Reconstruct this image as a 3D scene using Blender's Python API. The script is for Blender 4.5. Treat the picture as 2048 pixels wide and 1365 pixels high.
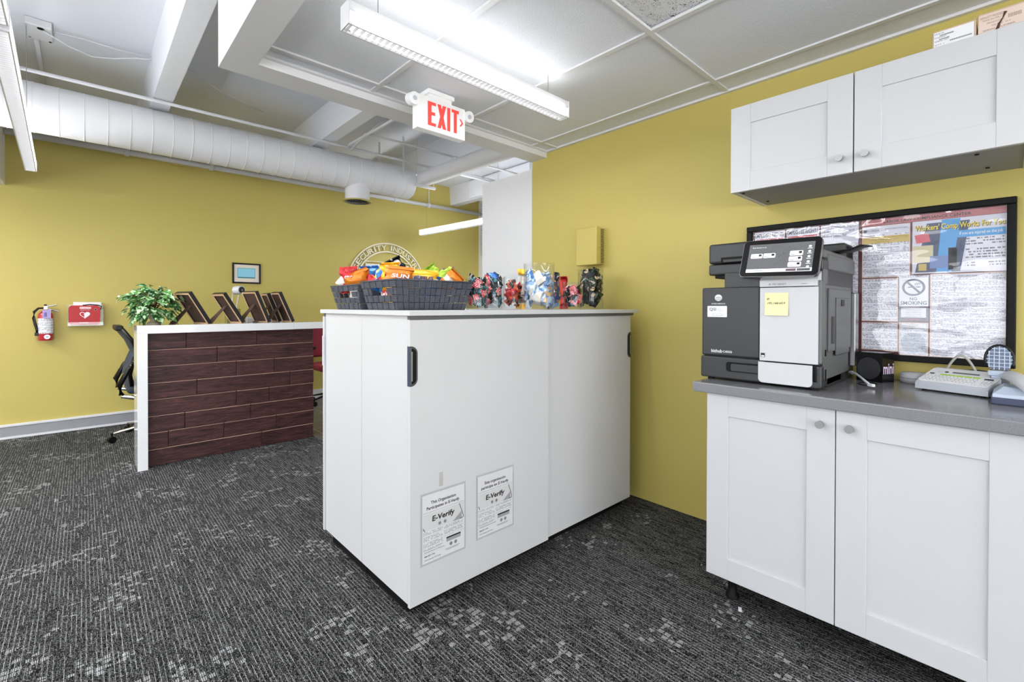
import bpy, bmesh, math, random
from mathutils import Matrix, Vector, noise
for o in list(bpy.data.objects): bpy.data.objects.remove(o, do_unlink=True)
S = bpy.context.scene
COL = S.collection
sin, cos, pi = math.sin, math.cos, math.pi
# ---------------------------------------------------------------- camera
FPX, YAW, PIT, ROL, CY, EYE = 924.8, math.radians(42.88), math.radians(-.453), math.radians(.103), 621.25, 1.2
F_ = Vector((sin(YAW)*cos(PIT), cos(YAW)*cos(PIT), sin(PIT)))
R0 = Vector((cos(YAW), -sin(YAW), 0)); U0 = R0.cross(F_)
R_ = R0*cos(ROL) + U0*sin(ROL); U_ = U0*cos(ROL) - R0*sin(ROL)
cd = bpy.data.cameras.new('camera'); cam = bpy.data.objects.new('camera', cd); COL.objects.link(cam)
cd.sensor_width = 36; cd.lens = 36*FPX/2048; cd.shift_y = -(682.5-CY)/2048; cd.clip_start = .02
M = Matrix((R_, U_, -F_)).transposed().to_4x4(); M.translation = Vector((0, 0, EYE))
cam.matrix_world = M; S.camera = cam
def at_y(px, py, y):            # the point of the vertical plane y that a camera ray meets
    d = F_ + R_*((px-1024)/FPX) - U_*((py-CY)/FPX); k = y/d.y
    return Vector((k*d.x, y, EYE+k*d.z))
def at_x(px, py, x):
    d = F_ + R_*((px-1024)/FPX) - U_*((py-CY)/FPX); k = x/d.x
    return Vector((x, k*d.y, EYE+k*d.z))
# ---------------------------------------------------------------- view, world, daylight
S.view_settings.view_transform = 'Standard'; S.view_settings.look = 'None'
S.view_settings.gamma = 1; S.view_settings.use_curve_mapping = False
S.view_settings.exposure = 0.0
W = bpy.data.worlds.new('world'); S.world = W; W.use_nodes = True
bg = W.node_tree.nodes['Background']; bg.inputs[0].default_value = (.93, .97, 1, 1); bg.inputs[1].default_value = 1.5
def area(name, loc, rot, sx, sy, power, color=(.955, .975, 1), parent=None, spread=None):
    l = bpy.data.lights.new(name, 'AREA'); l.shape = 'RECTANGLE'; l.size = sx; l.size_y = sy; l.energy = power; l.color = color
    if spread: l.spread = spread
    o = bpy.data.objects.new(name, l); COL.objects.link(o); o.location = loc; o.rotation_euler = rot
    if parent: o.parent = parent
    return o
area('daylight_rear_window', (-1.0, -4.8, 1.1), (pi/2+.85, 0, 0), 6.5, 2.0, 345, (.95, .97, 1))
area('daylight_left_window', (-4.8, .6, 1.15), (pi/2+.8, 0, -pi/2), 7.5, 2.2, 200, (.95, .97, 1))
# ---------------------------------------------------------------- material helpers
def lin(h):
    c = [int(h[i:i+2], 16)/255 for i in (0, 2, 4)]
    return tuple(v/12.92 if v <= .04045 else ((v+.055)/1.055)**2.4 for v in c)+(1,)
class E_:                        # small expression wrapper for math nodes
    def __init__(s, nt, sock): s.nt, s.s = nt, sock
    def op(s, o, *a):
        n = s.nt.nodes.new('ShaderNodeMath'); n.operation = o
        s.nt.links.new(s.s, n.inputs[0])
        for i, v in enumerate(a):
            if isinstance(v, E_): s.nt.links.new(v.s, n.inputs[i+1])
            else: n.inputs[i+1].default_value = v
        return E_(s.nt, n.outputs[0])
    def __add__(s, b): return s.op('ADD', b)
    def __sub__(s, b): return s.op('SUBTRACT', b)
    def __mul__(s, b): return s.op('MULTIPLY', b)
    def __truediv__(s, b): return s.op('DIVIDE', b)
    def floor(s): return s.op('FLOOR')
    def fract(s): return s.op('FRACT')
    def gt(s, b): return s.op('GREATER_THAN', b)
    def lt(s, b): return s.op('LESS_THAN', b)
    def abs(s): return s.op('ABSOLUTE')
    def max(s, b): return s.op('MAXIMUM', b)
    def min(s, b): return s.op('MINIMUM', b)
class MT:
    def __init__(s, name, rgb='cccccc', rough=.5, metal=0, spec=.5, coat=0, emit=None, es=0, trans=0, alpha=1):
        s.m = bpy.data.materials.new(name); s.m.use_nodes = True; s.nt = s.m.node_tree
        s.b = s.nt.nodes['Principled BSDF']; s.out = s.nt.nodes['Material Output']
        c = lin(rgb) if isinstance(rgb, str) else tuple(rgb)+(1,)
        b = s.b.inputs; b['Base Color'].default_value = c; b['Roughness'].default_value = rough; b['Metallic'].default_value = metal
        b['Specular IOR Level'].default_value = spec; b['Coat Weight'].default_value = coat; b['Coat Roughness'].default_value = .05
        if emit: b['Emission Color'].default_value = lin(emit); b['Emission Strength'].default_value = es
        if trans: b['Transmission Weight'].default_value = trans
        s._tc = None
    def coord(s, kind='Object'):
        if not s._tc: s._tc = s.nt.nodes.new('ShaderNodeTexCoord')
        return s._tc.outputs[kind]
    def xyz(s, kind='Object'):
        n = s.nt.nodes.new('ShaderNodeSeparateXYZ'); s.nt.links.new(s.coord(kind), n.inputs[0])
        return [E_(s.nt, n.outputs[i]) for i in range(3)]
    def comb(s, x, y, z=0):
        n = s.nt.nodes.new('ShaderNodeCombineXYZ')
        for i, v in enumerate((x, y, z)):
            if isinstance(v, E_): s.nt.links.new(v.s, n.inputs[i])
            else: n.inputs[i].default_value = v
        return n.outputs[0]
    def white(s, vec):
        n = s.nt.nodes.new('ShaderNodeTexWhiteNoise'); n.noise_dimensions = '3D'; s.nt.links.new(vec, n.inputs['Vector']); return E_(s.nt, n.outputs['Value'])
    def noise(s, scale, detail=2, vec=None, rough=.5, dist=0):
        n = s.nt.nodes.new('ShaderNodeTexNoise'); s.nt.links.new(vec if vec is not None else s.coord(), n.inputs['Vector'])
        n.inputs['Scale'].default_value = scale; n.inputs['Detail'].default_value = detail; n.inputs['Roughness'].default_value = rough; n.inputs['Distortion'].default_value = dist
        return E_(s.nt, n.outputs['Fac'])
    def mix(s, fac, a, b):
        n = s.nt.nodes.new('ShaderNodeMix'); n.data_type = 'RGBA'
        s.nt.links.new(fac.s, n.inputs[0])
        for i, v in ((6, a), (7, b)):
            if isinstance(v, str): n.inputs[i].default_value = lin(v)
            elif isinstance(v, tuple): n.inputs[i].default_value = v
            else: s.nt.links.new(v, n.inputs[i])
        return n.outputs[2]
    def color(s, sock): s.nt.links.new(sock, s.b.inputs['Base Color']); return s
    def bump(s, h, strength=.2, dist=.001):
        n = s.nt.nodes.new('ShaderNodeBump'); n.inputs['Strength'].default_value = strength; n.inputs['Distance'].default_value = dist
        s.nt.links.new(h.s, n.inputs['Height']); s.nt.links.new(n.outputs[0], s.b.inputs['Normal']); return s
    def island(s):
        n = s.nt.nodes.new('ShaderNodeNewGeometry'); return E_(s.nt, n.outputs['Random Per Island'])
MATS = {}
def mat(name, *a, **k):
    if name not in MATS: MATS[name] = MT(name, *a, **k)
    return MATS[name].m
def mottled(name, c1, c2, scale=3, rough=.6, bs=.1, bscale=150, bd=.001, **k):
    t = MT(name, c1, rough, **k); t.color(t.mix(t.noise(scale, 3), c1, c2))
    if bs: t.bump(t.noise(bscale, 2), bs, bd)
    MATS[name] = t; return t.m
WALL = mottled('olive_wall_paint', 'bcac5b', 'c0b05f', 1.2, .55, .06, 180)
CEILP = mottled('white_concrete_paint', 'dbdee5', 'e1e4eb', 2, .7, .3, 22, .004)
BEAMP = mottled('white_beam_paint', 'e3e5eb', 'e8eaf0', 3, .6, .25, 25, .003)
DUCTM = mottled('white_duct_paint', 'dfdfe1', 'e4e4e6', 4, .5, .05, 60)
WHITE = mottled('white_laminate', 'cacacd', 'cececf', 1.5, .38, .02, 300)
WHITED = mottled('white_satin_door', 'c6c6c9', 'cacacc', 1.5, .45, .03, 250)
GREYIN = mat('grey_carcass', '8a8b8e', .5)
PAINTW = mottled('white_wall_paint', 'e2e2e4', 'e6e6e7', 2, .6, .06, 150)
BLACK = mat('black_plastic', '070708', .35, spec=.35)
BLACKM = mat('matte_black', '040404', .6, spec=.25)
DARKG = mottled('charcoal_plastic', '252628', '2a2b2d', 3, .42, .05, 400)
MIDG = mottled('grey_plastic', '58595b', '5f6062', 3, .45, .05, 400)
LIGHTG = mat('light_grey_plastic', 'c3c8d0', .4)
CHROME = mat('chrome', 'd0d0d2', .18, 1)
STEEL = mat('brushed_steel', 'a0a0a2', .35, 1)
GALV = mat('painted_pipe', 'd2d2d4', .4)
LAMP = mat('lamp_lens', 'ffffff', .4, emit='ffffff', es=1.5)
LAMPS = mat('lamp_louver_glow', 'ffffff', .4, emit='ffffff', es=.8)
HOUS = mat('fixture_white_metal', 'dcdcde', .35)
INK = mat('black_ink', '1a1a1c', .6)
GINK = mat('grey_ink', '6b6c70', .6)
PAPER = mat('white_paper', 'eeeef0', .6)
def carpet():
    t = MT('dash_carpet', '303030', .95, spec=.1); MATS['dash_carpet'] = t
    x, y, z = t.xyz()
    warp = t.noise(2.2, 1)*.004
    cx = (x+warp)/.0135; c = cx.floor(); lx = cx.fract()
    off = t.white(t.comb(c, 3.1, 0))
    yy = (y/.08)+(off*9); seg = yy.floor(); ly = yy.fract()
    rnd = t.white(t.comb(c, seg, 1.7))
    on = rnd.gt(.27)*(ly.lt(.93))
    wob = t.noise(260, 1)*.1
    line = ((lx-.5).abs()+wob).lt(.105)*on
    sp = t.white(t.comb((x/.0024).floor(), (y/.0034).floor(), 5))
    sp2 = t.noise(420, 1)
    base = (sp*.55)+(sp2*.45)
    thin = ((cx*2.).fract()-.5).abs().lt(.18)*t.white(t.comb((cx*2.).floor(), (y/.02).floor(), 9)).gt(.55)
    bx = (x/.0225); by = (y/.026)
    cell = t.white(t.comb(bx.floor(), by.floor(), 2)).gt(.5)
    inb = (bx.fract()-.5).abs().lt(.4)*((by.fract()-.5).abs().lt(.38))
    big = t.noise(3.1, 2, rough=.6).gt(.56)
    mid = t.noise(9, 1).gt(.42)
    blk = cell*inb*big*mid*t.noise(30, 0).gt(.42)
    br = base.gt(.52)*.055+.005+(base.gt(.74)*.17)
    br = br+(thin*.05)
    br = br.max(line*.62*(sp*.6+.4)*(rnd*.7+.3))
    br = br.max(blk*((((x/.0056).fract().lt(.6))*.33)+.05)*(sp*.6+.6))
    n = t.nt.nodes.new('ShaderNodeCombineColor')
    for i in range(3): t.nt.links.new(br.s, n.inputs[i])
    t.color(n.outputs[0]); t.bump(br+(sp*.1), .5, .003); return t.m
CARPET = carpet()
def tilefloor():
    t = MT('slate_tile', '77705f', .35); MATS['slate_tile'] = t; x, y, z = t.xyz()
    g = ((x/.33).fract().lt(.02)).max((y/.33).fract().lt(.02))
    t.color(t.mix(g, t.mix(t.noise(7, 4), '4b4840', '7a7464'), 'b5b0a0')); return t.m
TILEF = tilefloor()
def ceiltile():
    t = MT('textured_ceiling_tile', 'c9c9ca', .8); t.bump(t.noise(130, 3, rough=.7), .75, .004)
    t.color(t.mix(t.noise(160, 2), 'dfe2e8', 'eceff5')); return t.m
CTILE = ceiltile()
def fissured():
    t = MT('fissured_ceiling_tile', 'c9c9ca', .8); x, y, z = t.xyz()
    v = t.comb(x*1.0, y*1.6, 0)
    a = t.noise(46, 0, v, dist=1.5); b = t.noise(24, 1)
    crack = ((a-.5).abs().lt(.022))*(b.gt(.53)); n2 = t.noise(190, 0).gt(.74)
    t.color(t.mix(crack.max(n2), 'e8e8e8', '3a3a3a')); return t.m
FISS = fissured()
def wood():
    t = MT('dark_stained_cedar', '3a2226', .5, spec=.3); x, y, z = t.xyz(); r = t.island()
    v = t.comb(x*1.2+(r*37), y+(r*11), z*11)
    g = (t.noise(3.4, 4, v, .6, 1.6)-.5)*2.4+.5; g2 = t.noise(22, 3, t.comb(x*.6+(r*9), y, z*9))
    base = t.mix(g, '150a0c', '6a4140'); dk = t.mix(r, '1d1012', '33201f')
    n = t.nt.nodes.new('ShaderNodeMix'); n.data_type = 'RGBA'; n.inputs[0].default_value = .35
    t.nt.links.new(base, n.inputs[6]); t.nt.links.new(dk, n.inputs[7])
    t.color(t.mix((g2.gt(.66))*.35, n.outputs[2], '8a6a62')); t.bump(g2, .2, .002); return t.m
CEDAR = wood()
CEDARE = mat('pale_plank_edge', 'd0a898', .6)  # pale pinkish strip along the top edge of each plank
def quartz():
    t = MT('grey_quartz', '808083', .16, spec=.6); t.color(t.mix(t.noise(260, 2), '707074', '8c8c90')); return t.m
QUARTZ = quartz()
def glassy(name, tint=(1, 1, 1, 1), k=1., rough=.02, bumps=0, base=.03):
    m = bpy.data.materials.new(name); m.use_nodes = True; nt = m.node_tree; nt.nodes.remove(nt.nodes['Principled BSDF'])
    tr = nt.nodes.new('ShaderNodeBsdfTransparent'); tr.inputs[0].default_value = tint
    gl = nt.nodes.new('ShaderNodeBsdfGlossy'); gl.inputs['Roughness'].default_value = rough
    fr = nt.nodes.new('ShaderNodeLayerWeight'); fr.inputs[0].default_value = .5
    pw = nt.nodes.new('ShaderNodeMath'); pw.operation = 'POWER'; pw.inputs[1].default_value = 4
    mu = nt.nodes.new('ShaderNodeMath'); mu.operation = 'MULTIPLY_ADD'; mu.inputs[1].default_value = k; mu.inputs[2].default_value = base
    mx = nt.nodes.new('ShaderNodeMixShader'); L = nt.links.new
    L(fr.outputs['Facing'], pw.inputs[0]); L(pw.outputs[0], mu.inputs[0]); L(mu.outputs[0], mx.inputs[0]); L(tr.outputs[0], mx.inputs[1]); L(gl.outputs[0], mx.inputs[2]); L(mx.outputs[0], nt.nodes['Material Output'].inputs[0])
    if bumps:
        tc = nt.nodes.new('ShaderNodeTexCoord'); mp = nt.nodes.new('ShaderNodeMapping'); mp.inputs['Scale'].default_value = (1, 1.3, 3.2); L(tc.outputs['Object'], mp.inputs[0])
        nz = nt.nodes.new('ShaderNodeTexNoise'); nz.inputs['Scale'].default_value = 3.2; nz.inputs['Detail'].default_value = 1.5; L(mp.outputs[0], nz.inputs['Vector'])
        bp = nt.nodes.new('ShaderNodeBump'); bp.inputs['Strength'].default_value = bumps; bp.inputs['Distance'].default_value = .03
        L(nz.outputs[0], bp.inputs['Height']); L(bp.outputs[0], gl.inputs['Normal']); L(bp.outputs[0], fr.inputs['Normal'])
    return m
ACRYL = glassy('clear_acrylic', (.97, .98, .985, 1), .55, .02, 0, .035)
SHEET = glassy('wavy_plastic_sheet', (.97, .97, .98, 1), .35, .03, .3, .045)
LENSC = glassy('clear_lens', (.99, .99, .99, 1), .8, .05)
def printed(name, paper='e6e5ec', ink='74747f', pitch=.006, fill=.5, wpitch=.011, axis=1, gap=.22, dens=.72):
    # fine print: rows of word-sized ink marks on paper; axis is the object axis the rows run along
    t = MT(name, paper, .5); X = t.xyz(); u = X[axis]; v = X[2]
    r = v/pitch; row = r.floor(); fr = r.fract()
    w = u/wpitch+(t.white(t.comb(row, 2.2, 0))*5); word = t.white(t.comb(w.floor(), row, 4)).lt(dens+.15)
    ragged = w.fract().lt(.84)
    par = t.white(t.comb((row/5.).floor(), 7.7, 1)); last = ((row/5.).fract()).gt(.75)
    k = t.white(t.comb((u/(pitch*.28)).floor(), row, 8)).gt(.25)
    on = (fr-.5).abs().lt(fill/2)*word*ragged*(last.op('SUBTRACT', 1).abs())*k
    t.color(t.mix(on*.9, paper, ink)); MATS[name] = t; return t.m
PRINT = printed('fine_print', pitch=.0062, fill=.52)
PRINTD = printed('dense_fine_print', ink='7c7c88', pitch=.0042, fill=.55, wpitch=.009)
PRINTW = printed('large_print', ink='62626e', pitch=.0105, fill=.5, wpitch=.017)
PRINTX = printed('sheet_body_print', paper='d6d6d8', ink='6a6a6c', pitch=.0046, fill=.5, wpitch=.009, axis=0)
# ---------------------------------------------------------------- mesh builder
def frame(o, x, y):
    x = Vector(x).normalized(); z = x.cross(Vector(y)).normalized(); y = z.cross(x)
    m = Matrix((x, y, z)).transposed().to_4x4(); m.translation = Vector(o); return m
ID = Matrix.Identity(4)
def Tr(x, y, z): return Matrix.Translation((x, y, z))
def Rz(a): return Matrix.Rotation(a, 4, 'Z')
def Rx(a): return Matrix.Rotation(a, 4, 'X')
def Ry(a): return Matrix.Rotation(a, 4, 'Y')
class MB:
    def __init__(s, M=None): s.v = []; s.f = []; s.mi = []; s.sm = []; s.mats = []; s.M = M or ID
    def add(s, vs, fs, m, smooth=False, M=None):
        T = s.M @ M if M is not None else s.M
        if m not in s.mats: s.mats.append(m)
        k = len(s.v); s.v += [T @ Vector(p) for p in vs]; i = s.mats.index(m)
        for f in fs: s.f.append([k+j for j in f]); s.mi.append(i); s.sm.append(smooth)
        return s
    def box(s, x0, x1, y0, y1, z0, z1, m, bev=0, M=None, seg=2):
        if bev <= 0:
            v = [(x, y, z) for x in (x0, x1) for y in (y0, y1) for z in (z0, z1)]
            return s.add(v, [(0, 1, 3, 2), (4, 6, 7, 5), (0, 4, 5, 1), (2, 3, 7, 6), (0, 2, 6, 4), (1, 5, 7, 3)], m, False, M)
        b = bmesh.new(); bmesh.ops.create_cube(b, size=1)
        for q in b.verts: q.co = Vector(((x0+x1)/2+q.co.x*(x1-x0), (y0+y1)/2+q.co.y*(y1-y0), (z0+z1)/2+q.co.z*(z1-z0)))
        bev = min(bev, .49*min(abs(x1-x0), abs(y1-y0), abs(z1-z0)))
        bmesh.ops.bevel(b, geom=b.edges[:], offset=bev, segments=seg, profile=.5, affect='EDGES')
        b.verts.index_update(); s.add([q.co[:] for q in b.verts], [[q.index for q in f.verts] for f in b.faces], m, False, M); b.free(); return s
    def prism(s, pts, h0, h1, m, M=None, smooth=False):
        n = len(pts); v = [(p[0], p[1], h0) for p in pts]+[(p[0], p[1], h1) for p in pts]
        f = [list(range(n))[::-1], list(range(n, 2*n))]+[(i, (i+1) % n, n+(i+1) % n, n+i) for i in range(n)]
        return s.add(v, f, m, smooth, M)
    def rrect(s, x0, x1, y0, y1, r, h0, h1, m, M=None, n=5):
        return s.prism(rr(x0, x1, y0, y1, r, n), h0, h1, m, M)
    def lathe(s, prof, m, M=None, n=28, caps=True, smooth=True):
        v = []; f = []
        for r, z in prof:
            for i in range(n): v.append((r*cos(2*pi*i/n), r*sin(2*pi*i/n), z))
        for j in range(len(prof)-1):
            for i in range(n): f.append((j*n+i, j*n+(i+1) % n, (j+1)*n+(i+1) % n, (j+1)*n+i))
        s.add(v, f, m, smooth, M)
        if caps:
            for j, rev in ((0, True), (len(prof)-1, False)):
                if prof[j][0] > 1e-6:
                    r, z = prof[j]; c = [(r*cos(2*pi*i/n), r*sin(2*pi*i/n), z) for i in range(n)]
                    s.add(c, [list(range(n))[::-1] if rev else list(range(n))], m, False, M)
        return s
    def cyl(s, a, b, r, m, n=20, r2=None):
        a = Vector(a); b = Vector(b); d = b-a; L = d.length
        q = d.to_track_quat('Z', 'Y').to_matrix().to_4x4(); q.translation = a
        return s.lathe([(r, 0), (r if r2 is None else r2, L)], m, q, n)
    def tube(s, pts, r, m, n=8, flat=1, smooth=True):
        pts = [Vector(p) for p in pts]; v = []; f = []; up = Vector((0, 0, 1))
        for i, p in enumerate(pts):
            t = (pts[min(i+1, len(pts)-1)]-pts[max(i-1, 0)]).normalized()
            a = t.cross(up)
            if a.length < .05: a = t.cross(Vector((0, 1, 0)))
            a.normalize(); b = t.cross(a)
            rr_ = r[i] if isinstance(r, (list, tuple)) else r
            for k in range(n): v.append(p+a*rr_*cos(2*pi*k/n)+b*rr_*flat*sin(2*pi*k/n))
        for i in range(len(pts)-1):
            for k in range(n): f.append((i*n+k, i*n+(k+1) % n, (i+1)*n+(k+1) % n, (i+1)*n+k))
        f += [list(range(n))[::-1], list(range((len(pts)-1)*n, len(pts)*n))]
        return s.add(v, f, m, smooth)
    def sphere(s, c, r, m, n=16, sc=(1, 1, 1)):
        pr = [(max(r*sin(pi*i/10), 0), -r*cos(pi*i/10)) for i in range(11)]
        return s.lathe(pr, m, Matrix.Translation(c) @ Matrix.Diagonal((*sc, 1)), n, False)
    def grid(s, fn, nu, nv, m, smooth=True, flip=False, M=None):
        v = [fn(i/nu, j/nv) for j in range(nv+1) for i in range(nu+1)]
        f = [(j*(nu+1)+i, j*(nu+1)+i+1, (j+1)*(nu+1)+i+1, (j+1)*(nu+1)+i) for j in range(nv) for i in range(nu)]
        if flip: f = [q[::-1] for q in f]
        return s.add(v, f, m, smooth, M)
    def quad(s, x0, x1, y0, y1, z, m, M=None): return s.add([(x0, y0, z), (x1, y0, z), (x1, y1, z), (x0, y1, z)], [(0, 1, 2, 3)], m, False, M)
    def text(s, body, x0, x1, y0, y1, m, M=None, z=0, depth=0, bold=0, skew=0, fill=True):
        # lettering stretched to fill the rectangle x0..x1, y0..y1 of its frame
        c = bpy.data.curves.new('t', 'FONT'); c.body = body; c.resolution_u = 2; c.offset = bold; c.fill_mode = 'BOTH'
        if depth: c.extrude = 1
        o = bpy.data.objects.new('t', c); COL.objects.link(o)
        dg = bpy.context.evaluated_depsgraph_get(); me = bpy.data.meshes.new_from_object(o.evaluated_get(dg))
        P = [q.co.copy() for q in me.vertices]
        if P:
            ax, bx = min(p.x for p in P), max(p.x for p in P); ay, by = min(p.y for p in P), max(p.y for p in P)
            Q = []
            for p in P:
                X = x0+(p.x-ax)/(bx-ax)*(x1-x0) if bx > ax else x0; Y = y0+(p.y-ay)/max(by-ay, 1e-6)*(y1-y0)
                Q.append((X+skew*(Y-y0), Y, z+(depth if p.z > 0 else 0)))
            s.add(Q, [list(f.vertices) for f in me.polygons], m, False, M)
        bpy.data.objects.remove(o); bpy.data.curves.remove(c); bpy.data.meshes.remove(me); return s
    def build(s, name, parent=None, loc=None):
        me = bpy.data.meshes.new(name)
        off = Vector(loc) if loc is not None else Vector((0, 0, 0))
        me.from_pydata([tuple(p-off) for p in s.v], [], s.f); me.update()
        for m in s.mats: me.materials.append(m)
        me.polygons.foreach_set('material_index', s.mi); me.polygons.foreach_set('use_smooth', s.sm)
        b = bmesh.new(); b.from_mesh(me); bmesh.ops.recalc_face_normals(b, faces=b.faces[:]); b.to_mesh(me); b.free()
        o = bpy.data.objects.new(name, me); COL.objects.link(o); o.location = off
        if parent is not None:
            o.parent = parent
        return o
def rr(x0, x1, y0, y1, r, n=5):
    p = []
    for cx, cy, a in ((x1-r, y1-r, 0), (x0+r, y1-r, pi/2), (x0+r, y0+r, pi), (x1-r, y0+r, 1.5*pi)):
        for i in range(n+1): p.append((cx+r*cos(a+pi/2*i/n), cy+r*sin(a+pi/2*i/n)))
    return p
def tag(o, label, cat, group=None, kind=None):
    o['label'] = label; o['category'] = cat
    if group: o['group'] = group
    if kind: o['kind'] = kind
    return o
def thing(name, label, cat, loc=(0, 0, 0), rz=0, group=None):
    o = bpy.data.objects.new(name, None); COL.objects.link(o); o.location = loc; o.rotation_euler = (0, 0, rz); o.empty_display_size = .05
    return tag(o, label, cat, group)
def struct(name, mb, loc=None):
    o = mb.build(name, None, loc); o['kind'] = 'structure'; return o
def part(name, mb, parent, label=None):
    # geometry written in world coordinates, parented to a thing standing at its base (unrotated)
    o = mb.build(name); base = parent.location if parent.parent is None else Vector((0, 0, 0))
    if parent.parent is not None:
        q = parent; base = Vector((0, 0, 0))
        while q is not None: base = base+q.location; q = q.parent
    o.data.transform(Matrix.Translation(-base)); o.parent = parent
    if label: o['label'] = label
    return o
def dup(root, loc, rot=None, label=None, group=None):
    r = root.copy(); COL.objects.link(r); r.location = loc
    if rot is not None: r.rotation_euler = rot
    if label: r['label'] = label
    if group: r['group'] = group
    for ch in list(root.children):
        c = ch.copy(); COL.objects.link(c); c.parent = r
        for g in list(ch.children):
            d = g.copy(); COL.objects.link(d); d.parent = c
    return r
XW, YF, ZS, ZC = 2.56, 6.15, 3.12, 2.36
# ================================================================ SETTING
b = MB(); b.box(-4.6, XW+.1, -4.6, 2.9, -.1, 0, CARPET); b.box(-4.6, 1.565, 2.9, YF, -.1, 0, CARPET); struct('floor', b)
b = MB(); b.box(1.565, 5.0, 2.9, YF, -.1, 0, TILEF); b.box(1.562, 1.578, 2.9, 4.9, 0, .006, MIDG); struct('floor.001', b)
b = MB(); b.box(-4.6, 5.1, YF, YF+.12, 0, ZS, WALL); struct('wall_far', b)
b = MB(); b.box(XW, XW+.12, -4.6, 2.53, 0, ZC+.3, WALL); struct('wall_right', b)
b = MB(); b.box(XW, XW+.12, 2.532, 3.14, 0, 2.267, PAINTW); struct('wall_middle', b)
b = MB(); b.box(4.935, 5.05, 2.53, YF, 0, ZS, PAINTW); b.box(XW+.12, 5.05, 2.41, 2.53, 0, ZS, PAINTW); struct('wall_corner', b)
# rear and left walls with their window openings (behind and beside the camera)
b = MB(); b.box(-4.6, XW+.1, -4.62, -4.5, 0, .12, WALL); b.box(-4.6, XW+.1, -4.62, -4.5, 2.55, ZS, WALL)
for x0, x1 in ((-4.6, -4.2), (-2.2, -1.9), (0., .3), (2.2, 2.66)): b.box(x0, x1, -4.62, -4.5, .12, 2.55, WALL)
struct('wall_rear', b)
b = MB(); b.box(-4.62, -4.5, -4.5, YF, 0, .12, PAINTW); b.box(-4.62, -4.5, -4.5, YF, 2.75, ZS, PAINTW)
for y0, y1 in ((-4.5, -3.2), (-.9, -.6), (1.6, 1.9), (4.3, YF)): b.box(-4.62, -4.5, y0, y1, .12, 2.75, PAINTW)
struct('wall_left', b)
n = 0
for x0, x1 in ((-4.2, -2.2), (-1.9, 0.), (.3, 2.2)):
    n += 1; b = MB(); xm = (x0+x1)/2
    for a, c in ((x0, x0+.05), (xm-.025, xm+.025), (x1-.05, x1)): b.box(a, c, -4.6, -4.53, .12, 2.55, HOUS)
    b.box(x0, x1, -4.6, -4.53, .12, .17, HOUS); b.box(x0, x1, -4.6, -4.53, 2.5, 2.55, HOUS); b.box(x0, x1, -4.568, -4.562, .17, 2.5, LENSC); struct('window_%d' % n, b)
for y0, y1 in ((-3.2, -.9), (-.6, 1.6), (1.9, 4.3)):
    n += 1; b = MB(); ym = (y0+y1)/2
    for a, c in ((y0, y0+.05), (ym-.025, ym+.025), (y1-.05, y1)): b.box(-4.6, -4.53, a, c, .12, 2.75, HOUS)
    b.box(-4.6, -4.53, y0, y1, .12, .17, HOUS); b.box(-4.6, -4.53, y0, y1, 2.7, 2.75, HOUS); b.box(-4.568, -4.562, y0, y1, .17, 2.7, LENSC); struct('window_%d' % n, b)
# ceiling slab, beams, dropped tile ceiling, soffits
b = MB(); b.box(-4.6, 5.1, -4.6, YF+.1, ZS, ZS+.15, CEILP); struct('ceiling', b)
for i, (xa, xb) in enumerate(((.41, .535), (1.715, 1.84), (3.02, 3.145), (4.35, 4.48), (-.9, -.775), (-2.2, -2.07), (-3.5, -3.37))):
    b = MB(); z0 = 2.83
    b.add([(xa-.02, -4.5, ZS), (xb+.02, -4.5, ZS), (xb, -4.5, z0), (xa, -4.5, z0), (xa-.02, YF, ZS), (xb+.02, YF, ZS), (xb, YF, z0), (xa, YF, z0)],
          [(0, 1, 2, 3), (4, 7, 6, 5), (0, 4, 5, 1), (1, 5, 6, 2), (2, 6, 7, 3), (3, 7, 4, 0)], BEAMP); struct('trim_%d' % (i+1), b)
b = MB(); xs = [.53+.615*k for k in range(-1, 4)]; ys = [2.265-1.22*k for k in range(0, 6)]
XL, YT = .6, 2.376
ex = [XL]+[x for x in (1.15, 1.765, 2.385)]+[XW]; ey = [YT]+ys+[-4.5]
for i in range(len(ex)-1):
    for j in range(len(ey)-1):
        m = FISS if (abs(ex[i]-1.15) < .01 and abs(ey[j]-1.045) < .01) else CTILE
        up = .018 if m is FISS else .008
        b.box(ex[i], ex[i+1], ey[j+1], ey[j], ZC+up, ZC+up+.015, m)
for x in (1.15, 1.765, 2.385): b.box(x-.012, x+.012, -4.5, YT, ZC, ZC+.012, HOUS)
for y in ys: b.box(XL, XW, y-.012, y+.012, ZC-.0006, ZC+.0114, HOUS)
b.box(XW-.022, XW, -4.5, YT, ZC-.004, ZC+.01, HOUS); b.box(XL, XW, YT-.02, YT, ZC-.003, ZC+.01, HOUS)
struct('ceiling.001', b)
b = MB(); b.box(.47, .6, -4.5, 2.53, 2.32, ZS, PAINTW); b.box(.6, XW, YT, 2.53, 2.32, ZS, PAINTW); b.box(XW, XW+.12, 2.40, 2.53, 2.32, 2.7, PAINTW); struct('trim_8', b)
b = MB(); b.box(-1.0, -.505, 3.6, YF, 2.285, ZS, PAINTW); struct('trim_9', b)
b = MB(); b.box(4.3, 4.93, 4.3, 5.6, 2.84, 3.1, BEAMP) ; struct('trim_10', b)
# baseboards
GREYB = mottled('grey_vinyl_base', '8d8d92', '9b9ba0', 6, .5, .05)
b = MB(); b.box(-4.5, .95, YF-.02, YF, .02, .108, GREYB); b.box(-4.5, .95, YF-.028, YF, .108, .13, HOUS, .004); b.box(-4.5, .95, YF-.026, YF, 0, .02, HOUS)
b.box(.95, 4.93, YF-.018, YF, 0, .12, HOUS, .004); struct('baseboard_far', b)
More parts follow.
